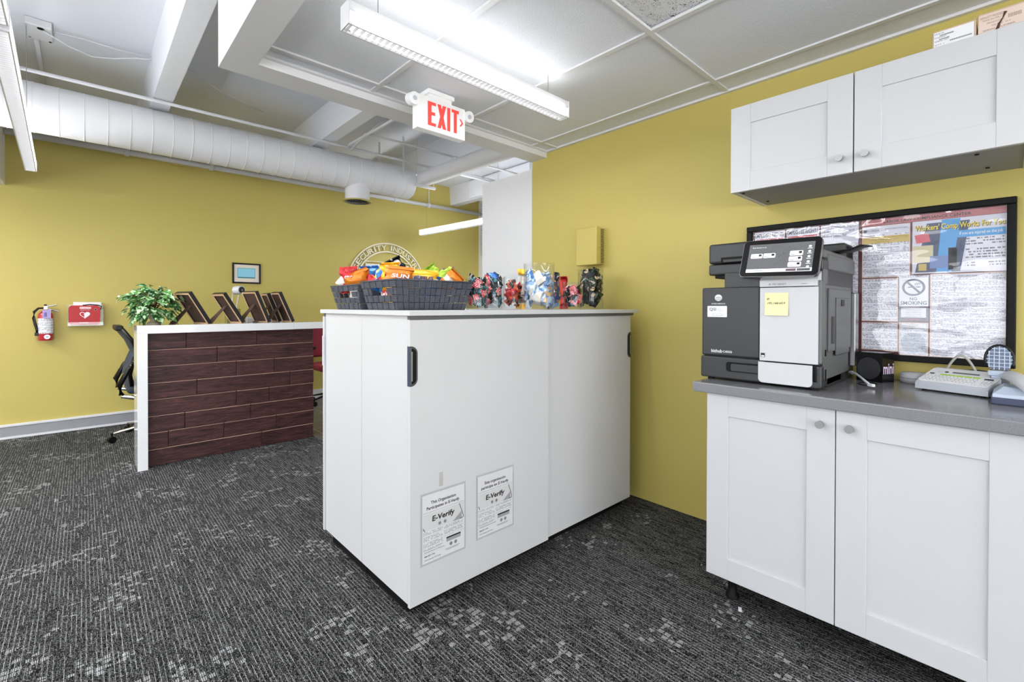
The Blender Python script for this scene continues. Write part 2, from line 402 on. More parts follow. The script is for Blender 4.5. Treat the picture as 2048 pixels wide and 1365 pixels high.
# window with a blind at the right end of the far room
b = MB(); b.box(4.90, 4.935, 5.55, 6.05, 2.05, 2.95, HOUS)
for k in range(22): b.box(4.878, 4.9, 5.56, 6.04, 2.07+k*.04, 2.095+k*.04, WHITE)
struct('window_7', b)
# ================================================================ LIGHT FIXTURES
def fixture(name, label, a, bb, zb, w=.062, h=.082, wires=True, ztop=ZC, power=30, cat='light', group=None, up=.3, side=.2):
    # a, bb: the two ends of the underside centre line
    a = Vector((*a, zb)); bb = Vector((*bb, zb)); d = bb-a; L = d.length; yaw = math.atan2(d.y, d.x)
    t = thing(name, label, cat, (a.x, a.y, zb), yaw, group); hw = w/2
    h_ = MB(); h_.box(0, L, -hw, -hw+.003, h*.62, h, HOUS); h_.box(0, L, hw-.003, hw, h*.62, h, HOUS)
    h_.box(0, L, -hw, hw, h*.60, h*.63, HOUS)
    h_.box(0, L, -hw-.001, -hw+.004, 0, .008, HOUS); h_.box(0, L, hw-.004, hw+.001, 0, .008, HOUS); h_.build('housing', t)
    e = MB(); e.box(-.006, 0, -hw-.002, hw+.002, 0, h+.002, HOUS, .001); e.build('end_cap', t)
    e = MB(); e.box(L, L+.006, -hw-.002, hw+.002, 0, h+.002, HOUS, .001); e.build('end_cap', t)
    l = MB(); l.box(.03, L-.03, -hw+.001, -hw+.003, .009, h*.6, LAMP); l.box(.03, L-.03, hw-.003, hw-.001, .009, h*.6, LAMP); l.build('side_lens', t)
    g = MB(); k = 0; st = .024
    g.box(.004, L-.004, -hw+.004, hw-.004, .014, .017, LAMPS)
    x = .01
    while x < L-.01: g.box(x, x+.0018, -hw+.004, hw-.004, .001, .013, HOUS); x += st
    g.build('louver', t)
    if wires:
        for x in (.12, L-(.12 if L < 2 else .5)):
            wv = MB(); wv.cyl((x, 0, h), (x, 0, ztop-zb), .0018, STEEL, 6); wv.box(x-.02, x+.02, -.012, .012, h, h+.006, STEEL); wv.build('hanger', t)
    area('tube_down', (L/2, 0, -.012), (0, 0, 0), L-.06, w*.8, power*.5, (.955, .975, 1), t)
    for q in (-1, 1): area('tube_side', (L/2, q*(hw+.012), h*.33), (pi/2, 0, 0 if q < 0 else pi), L-.06, h*.5, power*side, (.955, .975, 1), t)
    area('tube_up', (L/2, 0, h+.02), (pi, 0, 0), L-.06, w*.8, power*up, (.955, .975, 1), t)
    return t
fixture('pendant_light', 'long white linear light under the tile ceiling, nearest, above the exit sign', (.675, 1.578), (1.828, 1.578), 2.17, power=13, up=.08, side=.07)
fixture('pendant_light', 'white linear light hanging at the far left edge in front of the duct', (-.222, 2.497), (-.278, 4.945), 2.2, w=.06, ztop=ZS, power=44, up=.11, side=.3)
fixture('pendant_light', 'white linear light at the top left corner, only its end showing', (-.19, .1), (-.221, 2.44), 2.2, w=.06, ztop=ZS, power=18, up=.05)
fixture('pendant_light', 'thin bright linear light hanging on wires beyond the white partition', (3.485, 5.62), (3.61, 3.6), 2.2, w=.07, h=.07, ztop=ZS, power=34, up=.3, side=.55)
fixture('pendant_light', 'added unseen long linear light near the far left wall, brightening far wall and slab', (-1.7, 3.4), (-1.7, 5.84), 2.2, ztop=ZS, power=75, up=.35, side=.35)  # extra fixture out of view, added to brighten the far wall and slab
for (x, y, l) in ((1.2, -1.4, 'linear light under the tile ceiling in line with the base cabinet end'), (1.2, -3.1, 'linear light under the tile ceiling by the rear windows')):
    fixture('pendant_light', 'white '+l, (x-.6, y), (x+.6, y), 2.17, power=24)
for (x, y0, l) in ((-1.9, 1.2, 'nearer left windows'), (-3.1, 1.2, 'beside left windows'), (-1.5, -3.6, 'near the rear left corner')):
    fixture('pendant_light', 'white long linear light hanging over the open floor '+l, (x, y0), (x, y0+2.44), 2.2, ztop=ZS, power=30)
# ================================================================ DUCTS AND PIPES
def ring_duct(b, x0, x1, y, z, r, step, m):
    A = Matrix.Translation((0, y, z)) @ Ry(pi/2); b.lathe([(r, x0), (r, x1)], m, A, 48, False); b.lathe([(r, x1), (r*.94, x1+.012), (.01, x1+.013)], m, A, 48, False, False)
    x = x0+step
    while x < x1-.02:
        b.lathe([(r-.001, x-.004), (r+.0035, x-.0015), (r+.0035, x+.0015), (r-.001, x+.004)], m, A, 48, False); x += step
t = thing('air_duct', 'fat white round duct running along the far olive wall', 'duct', (1.3, 4.85, 2.47))
b = MB(); ring_duct(b, -1.2, 2.83, 4.85, 2.647, .176, .135, DUCTM); part('duct_pipe', b, t)
b = MB(); c = Vector((2.2, 4.85, 0))
b.lathe([(.128, 2.60), (.128, 2.355), (.13, 2.352)], DUCTM, Tr(2.2, 4.85, 0), 32, False); part('drop_collar', b, t)
b = MB(); OL = mat('olive_vent_rim', 'b9ad62', .5)
b.lathe([(.10, 2.352), (.155, 2.350), (.158, 2.343), (.13, 2.338), (.128, 2.352)], OL, Tr(2.2, 4.85, 0), 32, False)
for r in (.105, .078, .05, .022): b.lathe([(r+.012, 2.336), (r, 2.345), (r-.004, 2.343), (r+.008, 2.333)], MIDG, Tr(2.2, 4.85, 0), 32, False)
b.lathe([(.13, 2.352), (.01, 2.353)], BLACKM, Tr(2.2, 4.85, 0), 32, False); part('diffuser', b, t, 'round ring diffuser with olive rim')
for x in (2.66, 2.55):
    b = MB(); b.box(x-.012, x+.012, 4.85+(.178 if x < 2.6 else -.181), 4.85+(.181 if x < 2.6 else -.178), 2.66, ZS, GALV); part('hanger_strap', b, t)
b = MB(); b.tube([(2.3, 4.98, 2.5), (2.5, 5.5, 2.64), (2.6, 5.9, 2.70)], .045, DUCTM, 12); part('branch_pipe', b, t)
t = thing('air_duct', 'thin white round duct coming from the far duct toward the soffit', 'duct', (2.93, 3.7, 2.6))
b = MB(); b.cyl((2.93, 2.5, 2.672), (2.93, 4.70, 2.695), .088, DUCTM, 28); part('duct_pipe', b, t)
b = MB(); b.box(2.80, 3.06, 4.62, 4.655, 2.58, 2.605, GALV); b.cyl((2.82, 4.637, 2.6), (2.82, 4.637, ZS), .005, GALV, 6); b.cyl((3.04, 4.637, 2.6), (3.04, 4.637, ZS), .005, GALV, 6); part('hanger', b, t)
def pipe(name, label, pts, r, cat='pipe', m=GALV, extra=None):
    t = thing(name, label, cat, pts[0]); b = MB(); b.tube(pts, r, m, 12); part('pipe_run', b, t)
    if extra:
        for nm, fn in extra: bb = MB(); fn(bb); part(nm, bb, t)
    return t
def clamp(x, y, z, r): 
    def f(b): b.lathe([(r+.006, -.02), (r+.012, -.012), (r+.012, .012), (r+.006, .02)], GALV, Tr(x, y, z) @ Ry(pi/2), 16); b.cyl((x, y, z+r), (x, y, ZS), .005, GALV, 6)
    return f
pipe('sprinkler_pipe', 'thick white pipe fixed along the top of the far olive wall', [(-.5, 6.03, 2.74), (4.93, 6.03, 2.74)], .028,
     extra=[('pipe_clamp', clamp(.33, 6.03, 2.74, .028)), ('pipe_clamp', clamp(1.05, 6.03, 2.74, .028)), ('pipe_clamp', clamp(3.3, 6.03, 2.74, .028)), ('pipe_clamp', clamp(3.87, 6.03, 2.74, .028))])
pipe('sprinkler_pipe', 'thin white pipe crossing under the ceiling beams in front of the duct', [(-.49, 4.57, 2.812), (4.9, 4.57, 2.812)], .0135)
pipe('sprinkler_pipe', 'thin white pipe running from the soffit to a tee beside the beam', [(1.99, 2.6, 2.812), (1.955, 4.46, 2.812), (1.97, 4.545, 2.812)], .013)
pipe('conduit', 'thin white conduit running parallel behind the tee pipe toward the right', [(1.99, 4.53, 2.78), (1.95, 4.12, 2.815), (2.0, 4.09, 2.815), (4.9, 4.09, 2.815)], .011)
pipe('conduit', 'short white conduit clipped to the far side of the third beam', [(3.2, 4.9, 2.95), (4.3, 4.9, 2.95)], .02)
pipe('conduit', 'straight white conduit on the slab between junction box and duct', [(-.235, 4.7, 3.10), (-.235, 6.1, 3.10)], .014)
t = thing('junction_box', 'white electrical junction box on the slab at the upper left', 'electrical box', (-.21, 4.58, ZS))
b = MB(); b.box(-.275, -.145, 4.43, 4.66, ZS-.05, ZS, GALV, .006); part('housing', b, t)
b = MB(); b.cyl((-.20, 4.46, ZS-.052), (-.20, 4.46, ZS-.046), .018, BLACKM, 14); b.cyl((-.16, 4.64, ZS-.053), (-.16, 4.64, ZS-.046), .008, BLACKM, 10); b.cyl((-.26, 4.64, ZS-.053), (-.26, 4.64, ZS-.046), .006, MIDG, 10); part('knockout', b, t)
tag(MB().tube([(-.19, 4.46, 3.06), (-.06, 4.58, 3.05), (.06, 4.62, 3.04), (.18, 4.57, 3.05), (.3, 4.5, 3.07), (.39, 4.45, 3.07)], .005, GALV, 6).build('cable'), 'loose white cable from the junction box to the first beam, lower one', 'cable')
tag(MB().tube([(-.17, 4.5, 3.09), (.02, 4.5, 3.10), (.2, 4.49, 3.09), (.39, 4.44, 3.09)], .004, GALV, 6).build('cable'), 'white cable close to the slab above the lower cable by the junction box', 'cable')
tag(MB().tube([(.55, 4.3, 3.05), (.7, 4.5, 3.07), (.9, 4.72, 3.08), (1.1, 4.85, 3.09), (1.3, 4.98, 3.10)], .003, GALV, 6).build('cable'), 'thin white wire stretched on the slab between first and second beams', 'cable')
tag(MB().tube([(1.97, 4.12, 2.826), (2.02, 3.95, 2.9), (2.1, 3.75, 2.92), (2.2, 3.6, 3.0), (2.3, 3.3, 3.02), (2.45, 2.9, 3.03), (2.5, 2.6, 3.03)], .006, GALV, 6).build('cable'), 'drooping white cable from the tee pipe to behind the exit sign', 'cable')
t = thing('wall_sensor', 'tiny olive painted box high on the far wall under the pipe', 'sensor', (.755, YF, 2.72)); b = MB(); b.box(.70, .81, YF-.03, YF, 2.715, 2.77, WALL, .004); part('cover', b, t)
# ================================================================ EXIT SIGN
t = thing('exit_sign', 'white EXIT sign with red letters and two round lamp heads on tile ceiling', 'exit sign', (1.42, 2.1, ZC))
RED = mat('exit_red', 'e8453c', .5, emit='ff5a50', es=.25); SIGNW = mat('exit_white', 'ededee', .4, emit='ffffff', es=.12)
x0, x1, z0, z1, yf = 1.278, 1.587, 2.136, 2.312, 2.10
b = MB(); b.box(x0, x1, yf, yf+.052, z0, z1, SIGNW, .004); part('sign_box', b, t)
FM = frame((x0, yf-.001, z0), (1, 0, 0), (0, 0, 1)); w_, h_ = x1-x0, z1-z0
b = MB(FM)
def bar(p, q, wd, m=RED, D=.0016):
    p = Vector((*p, 0)); q = Vector((*q, 0)); b.add([(p.x-wd/2, p.y, 0), (p.x+wd/2, p.y, 0), (q.x+wd/2, q.y, 0), (q.x-wd/2, q.y, 0), (p.x-wd/2, p.y, D), (p.x+wd/2, p.y, D), (q.x+wd/2, q.y, D), (q.x-wd/2, q.y, D)], [(0, 1, 2, 3), (4, 5, 6, 7), (0, 1, 5, 4), (1, 2, 6, 5), (2, 3, 7, 6), (3, 0, 4, 7)], m)
zb, zt = .026, .152
ltr = [((.073, zb), (.073, zt), .022)]
b.box(.062, .112, zb, zb+.016, 0, .0019, RED); b.box(.062, .112, zt-.016, zt, 0, .0019, RED); b.box(.062, .107, .083, .099, 0, .0019, RED)
bar((.073, zb), (.073, zt), .022); bar((.133, zb), (.167, zt), .021); bar((.167, zb), (.133, zt), .021, RED, .0019); bar((.195, zb), (.195, zt), .019)
bar((.239, zb), (.239, zt), .019); b.box(.215, .263, zt-.016, zt, 0, .0019, RED)
part('lettering', b, t)
b = MB(FM)
b.prism([(.268, .112), (.277, .112), (.293, .092), (.277, .072), (.268, .072), (.283, .092)], 0, .0016, RED); part('arrow', b, t, 'small red chevron pointing right')
b = MB(); b.box(1.36, 1.50, yf+.01, yf+.045, z1, z1+.026, SIGNW); b.box(1.345, 1.515, yf-.0, yf+.11, z1+.024, ZC, SIGNW, .004); part('canopy', b, t)
for cx in (x0-.022, x1+.022):
    b = MB(); b.cyl((cx, yf+.035, z1-.03), (cx, yf-.012, z1-.038), .031, SIGNW, 24); b.cyl((cx, yf-.0122, z1-.038), (cx, yf-.015, z1-.038), .012, LIGHTG, 14); part('lamp_head', b, t)
# ================================================================ UPPER CABINETS
def knob(b, p, d, r=.013, m=STEEL):
    d = Vector(d); p = Vector(p); b.cyl(p, p+d*.018, r*.55, m, 12); b.cyl(p+d*.016, p+d*.028, r, m, 20)
def shaker(b, x, y0, y1, z0, z1, st, m, th=.019, dep=.007):
    # door front at plane x, facing -x
    b.box(x, x+th, y0, y0+st, z0, z1, m, .0012, seg=1); b.box(x, x+th, y1-st, y1, z0, z1, m, .0012, seg=1)
    b.box(x, x+th, y0+st, y1-st, z0, z0+st, m, .0012, seg=1); b.box(x, x+th, y0+st, y1-st, z1-st, z1, m, .0012, seg=1)
    b.box(x+dep, x+th-.002, y0+st-.002, y1-st+.002, z0+st-.002, z1-st+.002, m)
def cabinet(name, label, x, xb, y0, y1, z0, z1, doors, kz, st, group=None):
    t = thing(name, label, 'cabinet', ((x+xb)/2, (y0+y1)/2, z0), 0, group)
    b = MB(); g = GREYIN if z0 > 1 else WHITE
    b.box(x+.022, xb, y0+.001, y0+.019, z0+.002, z1-.002, WHITE); b.box(x+.022, xb, y1-.019, y1-.001, z0+.002, z1-.002, WHITE)
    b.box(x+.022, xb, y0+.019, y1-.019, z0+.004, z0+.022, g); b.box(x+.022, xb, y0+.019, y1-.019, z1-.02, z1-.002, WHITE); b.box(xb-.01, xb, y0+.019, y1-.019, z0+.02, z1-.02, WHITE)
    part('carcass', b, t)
    for (a, c, ky) in doors:
        b = MB(); shaker(b, x, a, c, z0, z1, st, WHITED); d = part('door', b, t)
        b = MB(); knob(b, (x, ky, kz), (-1, 0, 0)); part('knob', b, d, 'round metal knob')
    return t
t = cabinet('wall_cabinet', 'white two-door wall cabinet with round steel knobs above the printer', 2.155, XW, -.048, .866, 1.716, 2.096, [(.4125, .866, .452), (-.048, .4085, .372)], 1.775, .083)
b = MB()
for (x, y) in ((2.21, .83), (2.46, .81), (2.22, .08), (2.46, .06)): b.cyl((x, y, 1.7195), (x, y, 1.716), .006, BLACKM, 10)
part('screw_hole', b, t)
cabinet('wall_cabinet', 'white wall cabinet beyond the right edge of the view', 2.155, XW, -.96, -.05, 1.716, 2.096, [(-.503, -.05, -.46), (-.96, -.507, -.54)], 1.775, .083)
# ================================================================ BASE CABINETS
def base(label, y0, y1, ym):
    t = cabinet('base_cabinet', label, 1.88, XW-.02, y0, y1, .11, .849, [(ym+.0015, y1, ym+.042), (y0, ym-.0015, ym-.042)], .795, .085)
    for (x, y) in ((1.97, y1-.07), (1.97, y0+.07), (2.45, y1-.07), (2.45, y0+.07)):
        b = MB(); b.lathe([(.026, 0), (.026, .012), (.017, .02), (.017, .085), (.03, .095), (.03, .1125)], BLACKM, Tr(x, y, 0), 16); part('leg', b, t)
base('white two-door base cabinet carrying the grey countertop under the printer', -.048, .845, .402)
base('white base cabinet beyond the right edge of the view', -.95, -.05, -.5)
b = MB(); b.box(1.858, XW-.002, -1.0, .897, .851, .891, QUARTZ, .004); tag(b.build('countertop', None, (2.2, .4, .851)), 'speckled grey quartz countertop on the white base cabinets', 'countertop')
tag(MB().box(-.014, .014, -.006, .006, 0, .002, PAPER, M=Rz(.4)).build('paper_scrap'), 'tiny pale scrap on the carpet by the base cabinet foot', 'litter').location = (1.905, .72, 0)
# ================================================================ LAW POSTER
t = thing('framed_poster', 'large black framed labor law poster board on the olive wall', 'poster', (XW, .46, .972))
py0, py1, pz0, pz1 = -.016, .935, .972, 1.614
b = MB(); fw = .026
for a, c, d, e in ((py0, py1, pz0, pz0+fw), (py0, py1, pz1-fw, pz1), (py0, py0+fw, pz0+fw, pz1-fw), (py1-fw, py1, pz0+fw, pz1-fw)): b.box(XW-.03, XW, a, c, d, e, BLACKM, .004)
part('picture_frame', b, t)
PU = frame((XW-.0135, py1, 0), (0, -1, 0), (0, 0, 1))   # local x runs to the right, local y is height
b = MB(); b.box(XW-.012, XW-.004, py0+.02, py1-.02, pz0+.02, pz1-.02, mat('maroon_board', '5c2a2c', .6))
def doc(u0, u1, z0, z1, m=PRINT, edge=True, zz=0):
    if edge: b.quad(u0, u1, z0, z1, zz, mat('peach_edge', 'e8cdbd', .6), PU)
    b.quad(u0+.003, u1-.003, z0+.003, z1-.003, zz+.0004, m, PU)
PK = mat('pale_red', 'd25a63', .5); PKB = mat('dull_red_banner', 'b96a6c', .5); YEL = mat('ochre_highlight', 'cdb25a', .5); BLU = mat('cyan_blue', '4fa0d8', .5)
DNV = mat('dusky_blue', '3d4a68', .5); STB = mat('steel_blue', '6f86b8', .5); CREAM = mat('pale_cream', 'cfc49a', .5); TY = mat('title_yellow', 'f2d840', .5); LAV = mat('pale_lavender', 'dcdae6', .5)
doc(.034, .178, 1.0, 1.583, PRINT, False); doc(.181, .322, 1.0, 1.583, PRINT, False); doc(.326, .474, 1.0, 1.583, PRINT, False)
for u in (.036, .183): b.quad(u, u+.138, 1.548, 1.583, .0008, LAV, PU); b.text('EMPLOYEE RIGHTS', u+.003, u+.134, 1.555, 1.575, INK, PU, .0012, bold=.01); b.quad(u+.006, u+.13, 1.535, 1.546, .001, PK, PU); b.quad(u+.006, u+.06, 1.515, 1.532, .001, PK, PU)
b.quad(.328, .472, 1.5, 1.583, .0008, LAV, PU)
for i, s_ in enumerate(('Your Employee Rights', 'Under the Family and', 'Medical Leave Act')): b.text(s_, .333, .333+(.130, .122, .095)[i], 1.562-.019*i, 1.576-.019*i, GINK, PU, .0012, bold=.01)
b.quad(.482, .926, 1.5585, 1.584, .0006, PKB, PU); b.text('LABOR LAW COMPLIANCE CENTER', .56, .83, 1.564, 1.576, INK, PU, .001, bold=.01); b.box(.489, .497, 1.567, 1.575, .0006, .001, GINK, M=PU)
doc(.485, .648, 1.331, 1.556); b.quad(.49, .643, 1.519, 1.553, .001, LAV, PU); b.text('FLORIDA', .502, .545, 1.532, 1.541, GINK, PU, .0014); b.text('MINIMUM WAGE IN FLORIDA', .565, .64, 1.536, 1.542, GINK, PU, .0014)
b.lathe([(.0065, 0), (.0045, .0003)], DNV, PU @ Tr(.496, 1.536, .0012), 16); b.quad(.487, .646, 1.479, 1.51, .001, YEL, PU)
for i in range(3): b.text(('of $0.00 per hour for all hours worked', 'minimum wage in this state', 'through September')[i], .492+.02*i, .64-.03*i, 1.501-.009*i, 1.5065-.009*i, mat('brown_ink', '6b5520', .6), PU, .0014)
# workers' comp panel: generic picture areas, title and blue bar
b.quad(.655, .925, 1.34, 1.557, .0004, LAV, PU)
b.add([(.664, 1.345, .0008), (.80, 1.345, .0008), (.826, 1.545, .0008), (.70, 1.545, .0008)], [(0, 1, 2, 3)], DNV, False, PU)
b.add([(.73, 1.345, .001), (.775, 1.345, .001), (.80, 1.555, .001), (.745, 1.555, .001)], [(0, 1, 2, 3)], BLU, False, PU)
b.add([(.662, 1.50, .001), (.705, 1.505, .001), (.712, 1.47, .001), (.668, 1.465, .001)], [(0, 1, 2, 3)], PK, False, PU)
b.quad(.657, .72, 1.385, 1.455, .0011, CREAM, PU); b.quad(.675, .70, 1.352, 1.38, .0012, YEL, PU); b.quad(.765, .79, 1.352, 1.44, .0012, BLACKM, PU); b.quad(.71, .765, 1.36, 1.41, .0013, STB, PU)
b.quad(.79, .923, 1.478, 1.5065, .0014, BLU, PU); b.text('If you are injured on the job', .797, .915, 1.484, 1.5, PAPER, PU, .0018, bold=.01)
b.text("Workers' Comp Works For You", .6645, .9225, 1.508, 1.5385, INK, PU, .0016, bold=.03); b.text("Workers' Comp Works For You", .663, .921, 1.510, 1.540, TY, PU, .0022, bold=.02)
b.quad(.815, .922, 1.36, 1.474, .0015, PRINTW, PU)
doc(.485, .610, 1.140, 1.326); doc(.485, .610, 1.014, 1.134); b.text('To Employees', .525, .565, 1.122, 1.129, INK, PU, .001)
b.quad(.613, .707, 1.204, 1.3335, .0006, LAV, PU); b.text('IN FLORIDA', .622, .705, 1.3255, 1.333, GINK, PU, .001, bold=.01)
b.quad(.616, .704, 1.207, 1.322, .0008, PAPER, PU)
circ = [(.037*cos(2*pi*i/36), .036*sin(2*pi*i/36)) for i in range(36)]
NSB = mat('slate_sign_blue', '59647e', .5)
b.add([(.660+r*x/.037, 1.284+r*y/.037, .0011) for r in (.037, .029) for x, y in circ], [(i, (i+1) % 36, 36+(i+1) % 36, 36+i) for i in range(36)], NSB, False, PU)
b.add([(.636, 1.306, .0012), (.642, 1.31, .0012), (.684, 1.262, .0012), (.678, 1.257, .0012)], [(0, 1, 2, 3)], NSB, False, PU)
b.quad(.642, .665, 1.283, 1.287, .0011, NSB, PU); b.quad(.668, .682, 1.283, 1.287, .0011, NSB, PU)
for k in range(3): b.tube([PU @ Vector((.668+.006*k, 1.29+.002*k, .0013)), PU @ Vector((.664+.007*k, 1.296+.002*k, .0013)), PU @ Vector((.67+.007*k, 1.302, .0013))], .0012, NSB, 6)
b.text('NO', .648, .672, 1.230, 1.2425, NSB, PU, .0011, bold=.02); b.text('SMOKING', .618, .702, 1.211, 1.2265, NSB, PU, .0011, bold=.02)
b.quad(.613, .707, 1.143, 1.201, .0006, mat('slate_panel', '6a6f82', .5), PU); b.quad(.62, .70, 1.158, 1.197, .001, PAPER, PU)
for i, s_ in enumerate(('To Reorder Posters Contact', 'Labor Law Compliance Center', '23855 Gosling Rd.', 'Spring, TX 77389', 'www.laborlaws.com')): b.text(s_, .633+(i % 2)*.004, .688-(i % 2)*.004, 1.1905-.0075*i, 1.1945-.0075*i, INK, PU, .0014)
b.text('800-801-0597', .636, .682, 1.147, 1.1545, PK, PU, .0014, bold=.01)
doc(.614, .707, 1.0, 1.137, PRINTD); b.quad(.622, .699, 1.106, 1.132, .001, PAPER, PU); b.text('FLORIDA LAW', .645, .678, 1.1255, 1.1295, GINK, PU, .0014); b.text('PROHIBITS', .648, .674, 1.119, 1.1225, GINK, PU, .0014); b.text('DISCRIMINATION', .627, .696, 1.1075, 1.115, GINK, PU, .0014, bold=.01)
cs = glassy('seal_tint', (.78, .83, .87, 1), 0, .3, 0, .0); b.lathe([(.04, 0), (.001, .0001)], cs, PU @ Tr(.660, 1.052, .0016) @ Matrix.Diagonal((1, 1.05, 1, 1)), 30, False)
doc(.712, .925, 1.0, 1.336, PRINTD); b.quad(.78, .865, 1.319, 1.333, .001, LAV, PU); b.text('Child Labor Laws', .793, .848, 1.322, 1.330, INK, PU, .0014); b.quad(.717, .75, 1.10, 1.33, .0009, PRINT, PU); b.quad(.82, .826, 1.01, 1.31, .001, LAV, PU)
part('poster_print', b, t)
b = MB(); b.box(XW-.0195, XW-.0185, py0+.024, py1-.024, pz0+.024, pz1-.024, SHEET); part('plastic_cover', b, t, 'clear wavy plastic cover sheet')
# ================================================================ CARTONS ON THE WALL CABINET
CARD = mottled('brown_cardboard', 'c6ab94', 'd2b8a2', 20, .8, .1); 
def carton(label, y0, y1, z1, extra):
    t = thing('cardboard_box', label, 'box', (2.38, (y0+y1)/2, 2.096)); b = MB(); b.box(2.20, 2.5, y0, y1, 2.096, z1, CARD, .002); b.box(2.198, 2.5, y0+.002, y0+.006, z1, z1+.004, CARD); part('carton', b, t)
    b = MB(frame((2.1993, y1, 0), (0, -1, 0), (0, 0, 1))); extra(b); part('shipping_label', b, t); return t
def ex1(b):
    b.quad(.004, .104, 2.1, 2.164, 0, PAPER)
    for i in range(5): b.text(('PART NO 2042', '01234567', 'SERIAL NO', 'QTY 1', 'MODEL')[i], .006, .03+.006*(i % 3), 2.155-.0125*i, 2.160-.0125*i, GINK, None, .0003)
    for i, (a, c) in enumerate(((.02, .055), (.018, .044), (.045, .098), (.01, .03))):
        k = a
        while k < c: b.quad(k, k+.0012, 2.148-.013*i, 2.1525-.013*i, .0003, INK); k += .0022
def ex2(b):
    b.quad(.002, .125, 2.1, 2.172, 0, mat('peach_label', 'e3cdbf', .7)); b.text('HEWLETT PACKARD', .006, .06, 2.158, 2.166, mat('tan_ink', '9c7f72', .7), None, .0003)
    for i in range(5): b.text(('MADE IN USA', 'PRODUCT NO', 'QTY 01', 'SERIAL NUMBER', 'LOT 4410')[i], .012+.01*(i % 3), .05+.012*(i % 4), 2.15-.011*i, 2.1545-.011*i, GINK, None, .0003)
    k = .07
    while k < .1: b.quad(k, k+.0015, 2.14, 2.152, .0003, mat('tan_ink', '9c7f72', .7)); k += .003
    b.tube([(.045, 2.112, .001), (.05, 2.13, .001), (.058, 2.145, .001), (.064, 2.163, .001)], [.004, .003, .0015, .004], mat('torn_brown', '5a3b2c', .8), 6, .3)
carton('cardboard box with white barcode label on the wall cabinet, the left one', .083, .193, 2.169, ex1)
carton('peach labelled torn cardboard box on the wall cabinet, the right one', -.12, .08, 2.178, ex2)
# ================================================================ OLIVE WALL BOX
t = thing('chime_box', 'olive painted vented metal box on the olive wall above the jars', 'wall box', (XW, 1.93, 1.48))
b = MB(); b.box(2.462, 2.512, 1.842, 2.016, 1.478, 1.730, WALL, .008, seg=3); part('cover', b, t)
b = MB(); b.box(2.508, XW, 1.85, 2.01, 1.486, 1.726, WALL, .003)
for k in range(24): b.box(2.52, 2.552, 1.8485, 1.851, 1.495+k*.0095, 1.499+k*.0095, BLACKM)
part('back_box', b, t, 'slotted rear box')
b = MB(); b.sphere((2.49, 1.838, 1.60), .008, WALL, 12); b.cyl((2.49, 1.842, 1.6), (2.49, 1.836, 1.6), .006, WALL, 10); part('latch', b, t)
b = MB(); b.rrect(1.868, 1.898, 1.508, 1.538, .003, 0, .0012, WALL, Matrix(((0, 0, -1, 2.4622), (1, 0, 0, 0), (0, 1, 0, 0), (0, 0, 0, 1)))); part('badge', b, t)
# ================================================================ PRINTER
t = thing('printer', 'grey and white multifunction office printer on the grey countertop', 'printer', (2.25, .69, .891))
zb = .891; PX, PY0, PY1 = 1.975, .474, .912; PB = 2.518; SPL = .678
b = MB(); b.box(PX+.02, PB, PY0+.002, PY1-.002, .98, 1.281, DARKG, .006); part('body', b, t)
b = MB(); b.box(PX, PX+.03, SPL+.002, PY1, .993, 1.283, DARKG, .007, seg=3); fd = part('front_cover', b, t, 'charcoal front cover with white lettering')
FP = frame((PX-.0008, PY1, 0), (0, -1, 0), (0, 0, 1))
SILV = mat('silver_print', 'd8d8da', .4)
b = MB(FP); b.text('KONICA MINOLTA', .042, .100, 1.2115, 1.2175, SILV, None, 0, bold=.015)
b.lathe([(.0155, 0), (.001, .0004)], SILV, Tr(.071, 1.2395, 0) @ Matrix.Diagonal((1, .9, 1, 1)), 28, False)
for k in range(4): b.box(.0575+.001*abs(k-1.5), .0845-.001*abs(k-1.5), 1.229+k*.0042, 1.2302+k*.0042, .0003, .0008, MIDG)
b.text('bizhub', .042, .088, 1.0075, 1.0215, SILV, None, 0, bold=.025); b.text('C4050i', .0905, .128, 1.0085, 1.018, SILV, None, 0, bold=.02)
part('printed_logo', b, fd)
b = MB(FP); b.rrect(.025, .107, 1.158, 1.205, .003, 0, .0008, PAPER); b.text('QSI', .033, .062, 1.182, 1.198, GINK, None, .001, bold=.03)
for k, s_ in enumerate(('QUALITY', 'SERVICE', 'INNOVATION')): b.text(s_, .066, .083+.006*k, 1.193-.0055*k, 1.1965-.0055*k, GINK, None, .001)
b.text('SERVICE AND SUPPLIES', .045, .085, 1.1715, 1.1745, GINK, None, .001); b.text('(305) 436-5688', .04, .092, 1.1625, 1.1675, GINK, None, .001); part('sticker', b, fd, 'white service sticker')
b = MB(); b.box(PX-.001, PX+.03, PY0+.004, SPL, .988, 1.277, WHITED, .003); wd = part('white_cover', b, t, 'white front cover')
b = MB(FP); b.box(.240, .255, 1.003, 1.019, .0012, .0018, INK); b.box(.242, .253, 1.0045, 1.010, .0018, .0022, PAPER); part('energy_mark', b, wd)
# sloping white shoulder under the touch panel
b = MB(Matrix(((1, 0, 0, 0), (0, 0, -1, 0), (0, 1, 0, 0), (0, 0, 0, 1))))
prof = [(PX+.0, 1.280), (PX, 1.305), (PX+.012, 1.318), (PX+.085, 1.352), (PX+.12, 1.352), (PX+.12, 1.280)]
b.prism(prof, -SPL, -(PY0+.006), WHITED); sh = part('shoulder', b, t, 'white sloped shoulder')
b = MB(FP); b.text('IP: 192.168.60.9', .268, .328, 1.2855, 1.2935, GINK, None, .0012); b.quad(.38, .40, 1.288, 1.2895, .0012, GINK); part('address_print', b, sh)
b = MB(); b.box(PX+.012, PB, SPL, PY1-.09, 1.27, 1.345, DARKG, .004); b.box(PX+.1, PB, PY0+.003, PY1-.09, 1.27, 1.40, DARKG, .004); part('exit_bay', b, t)
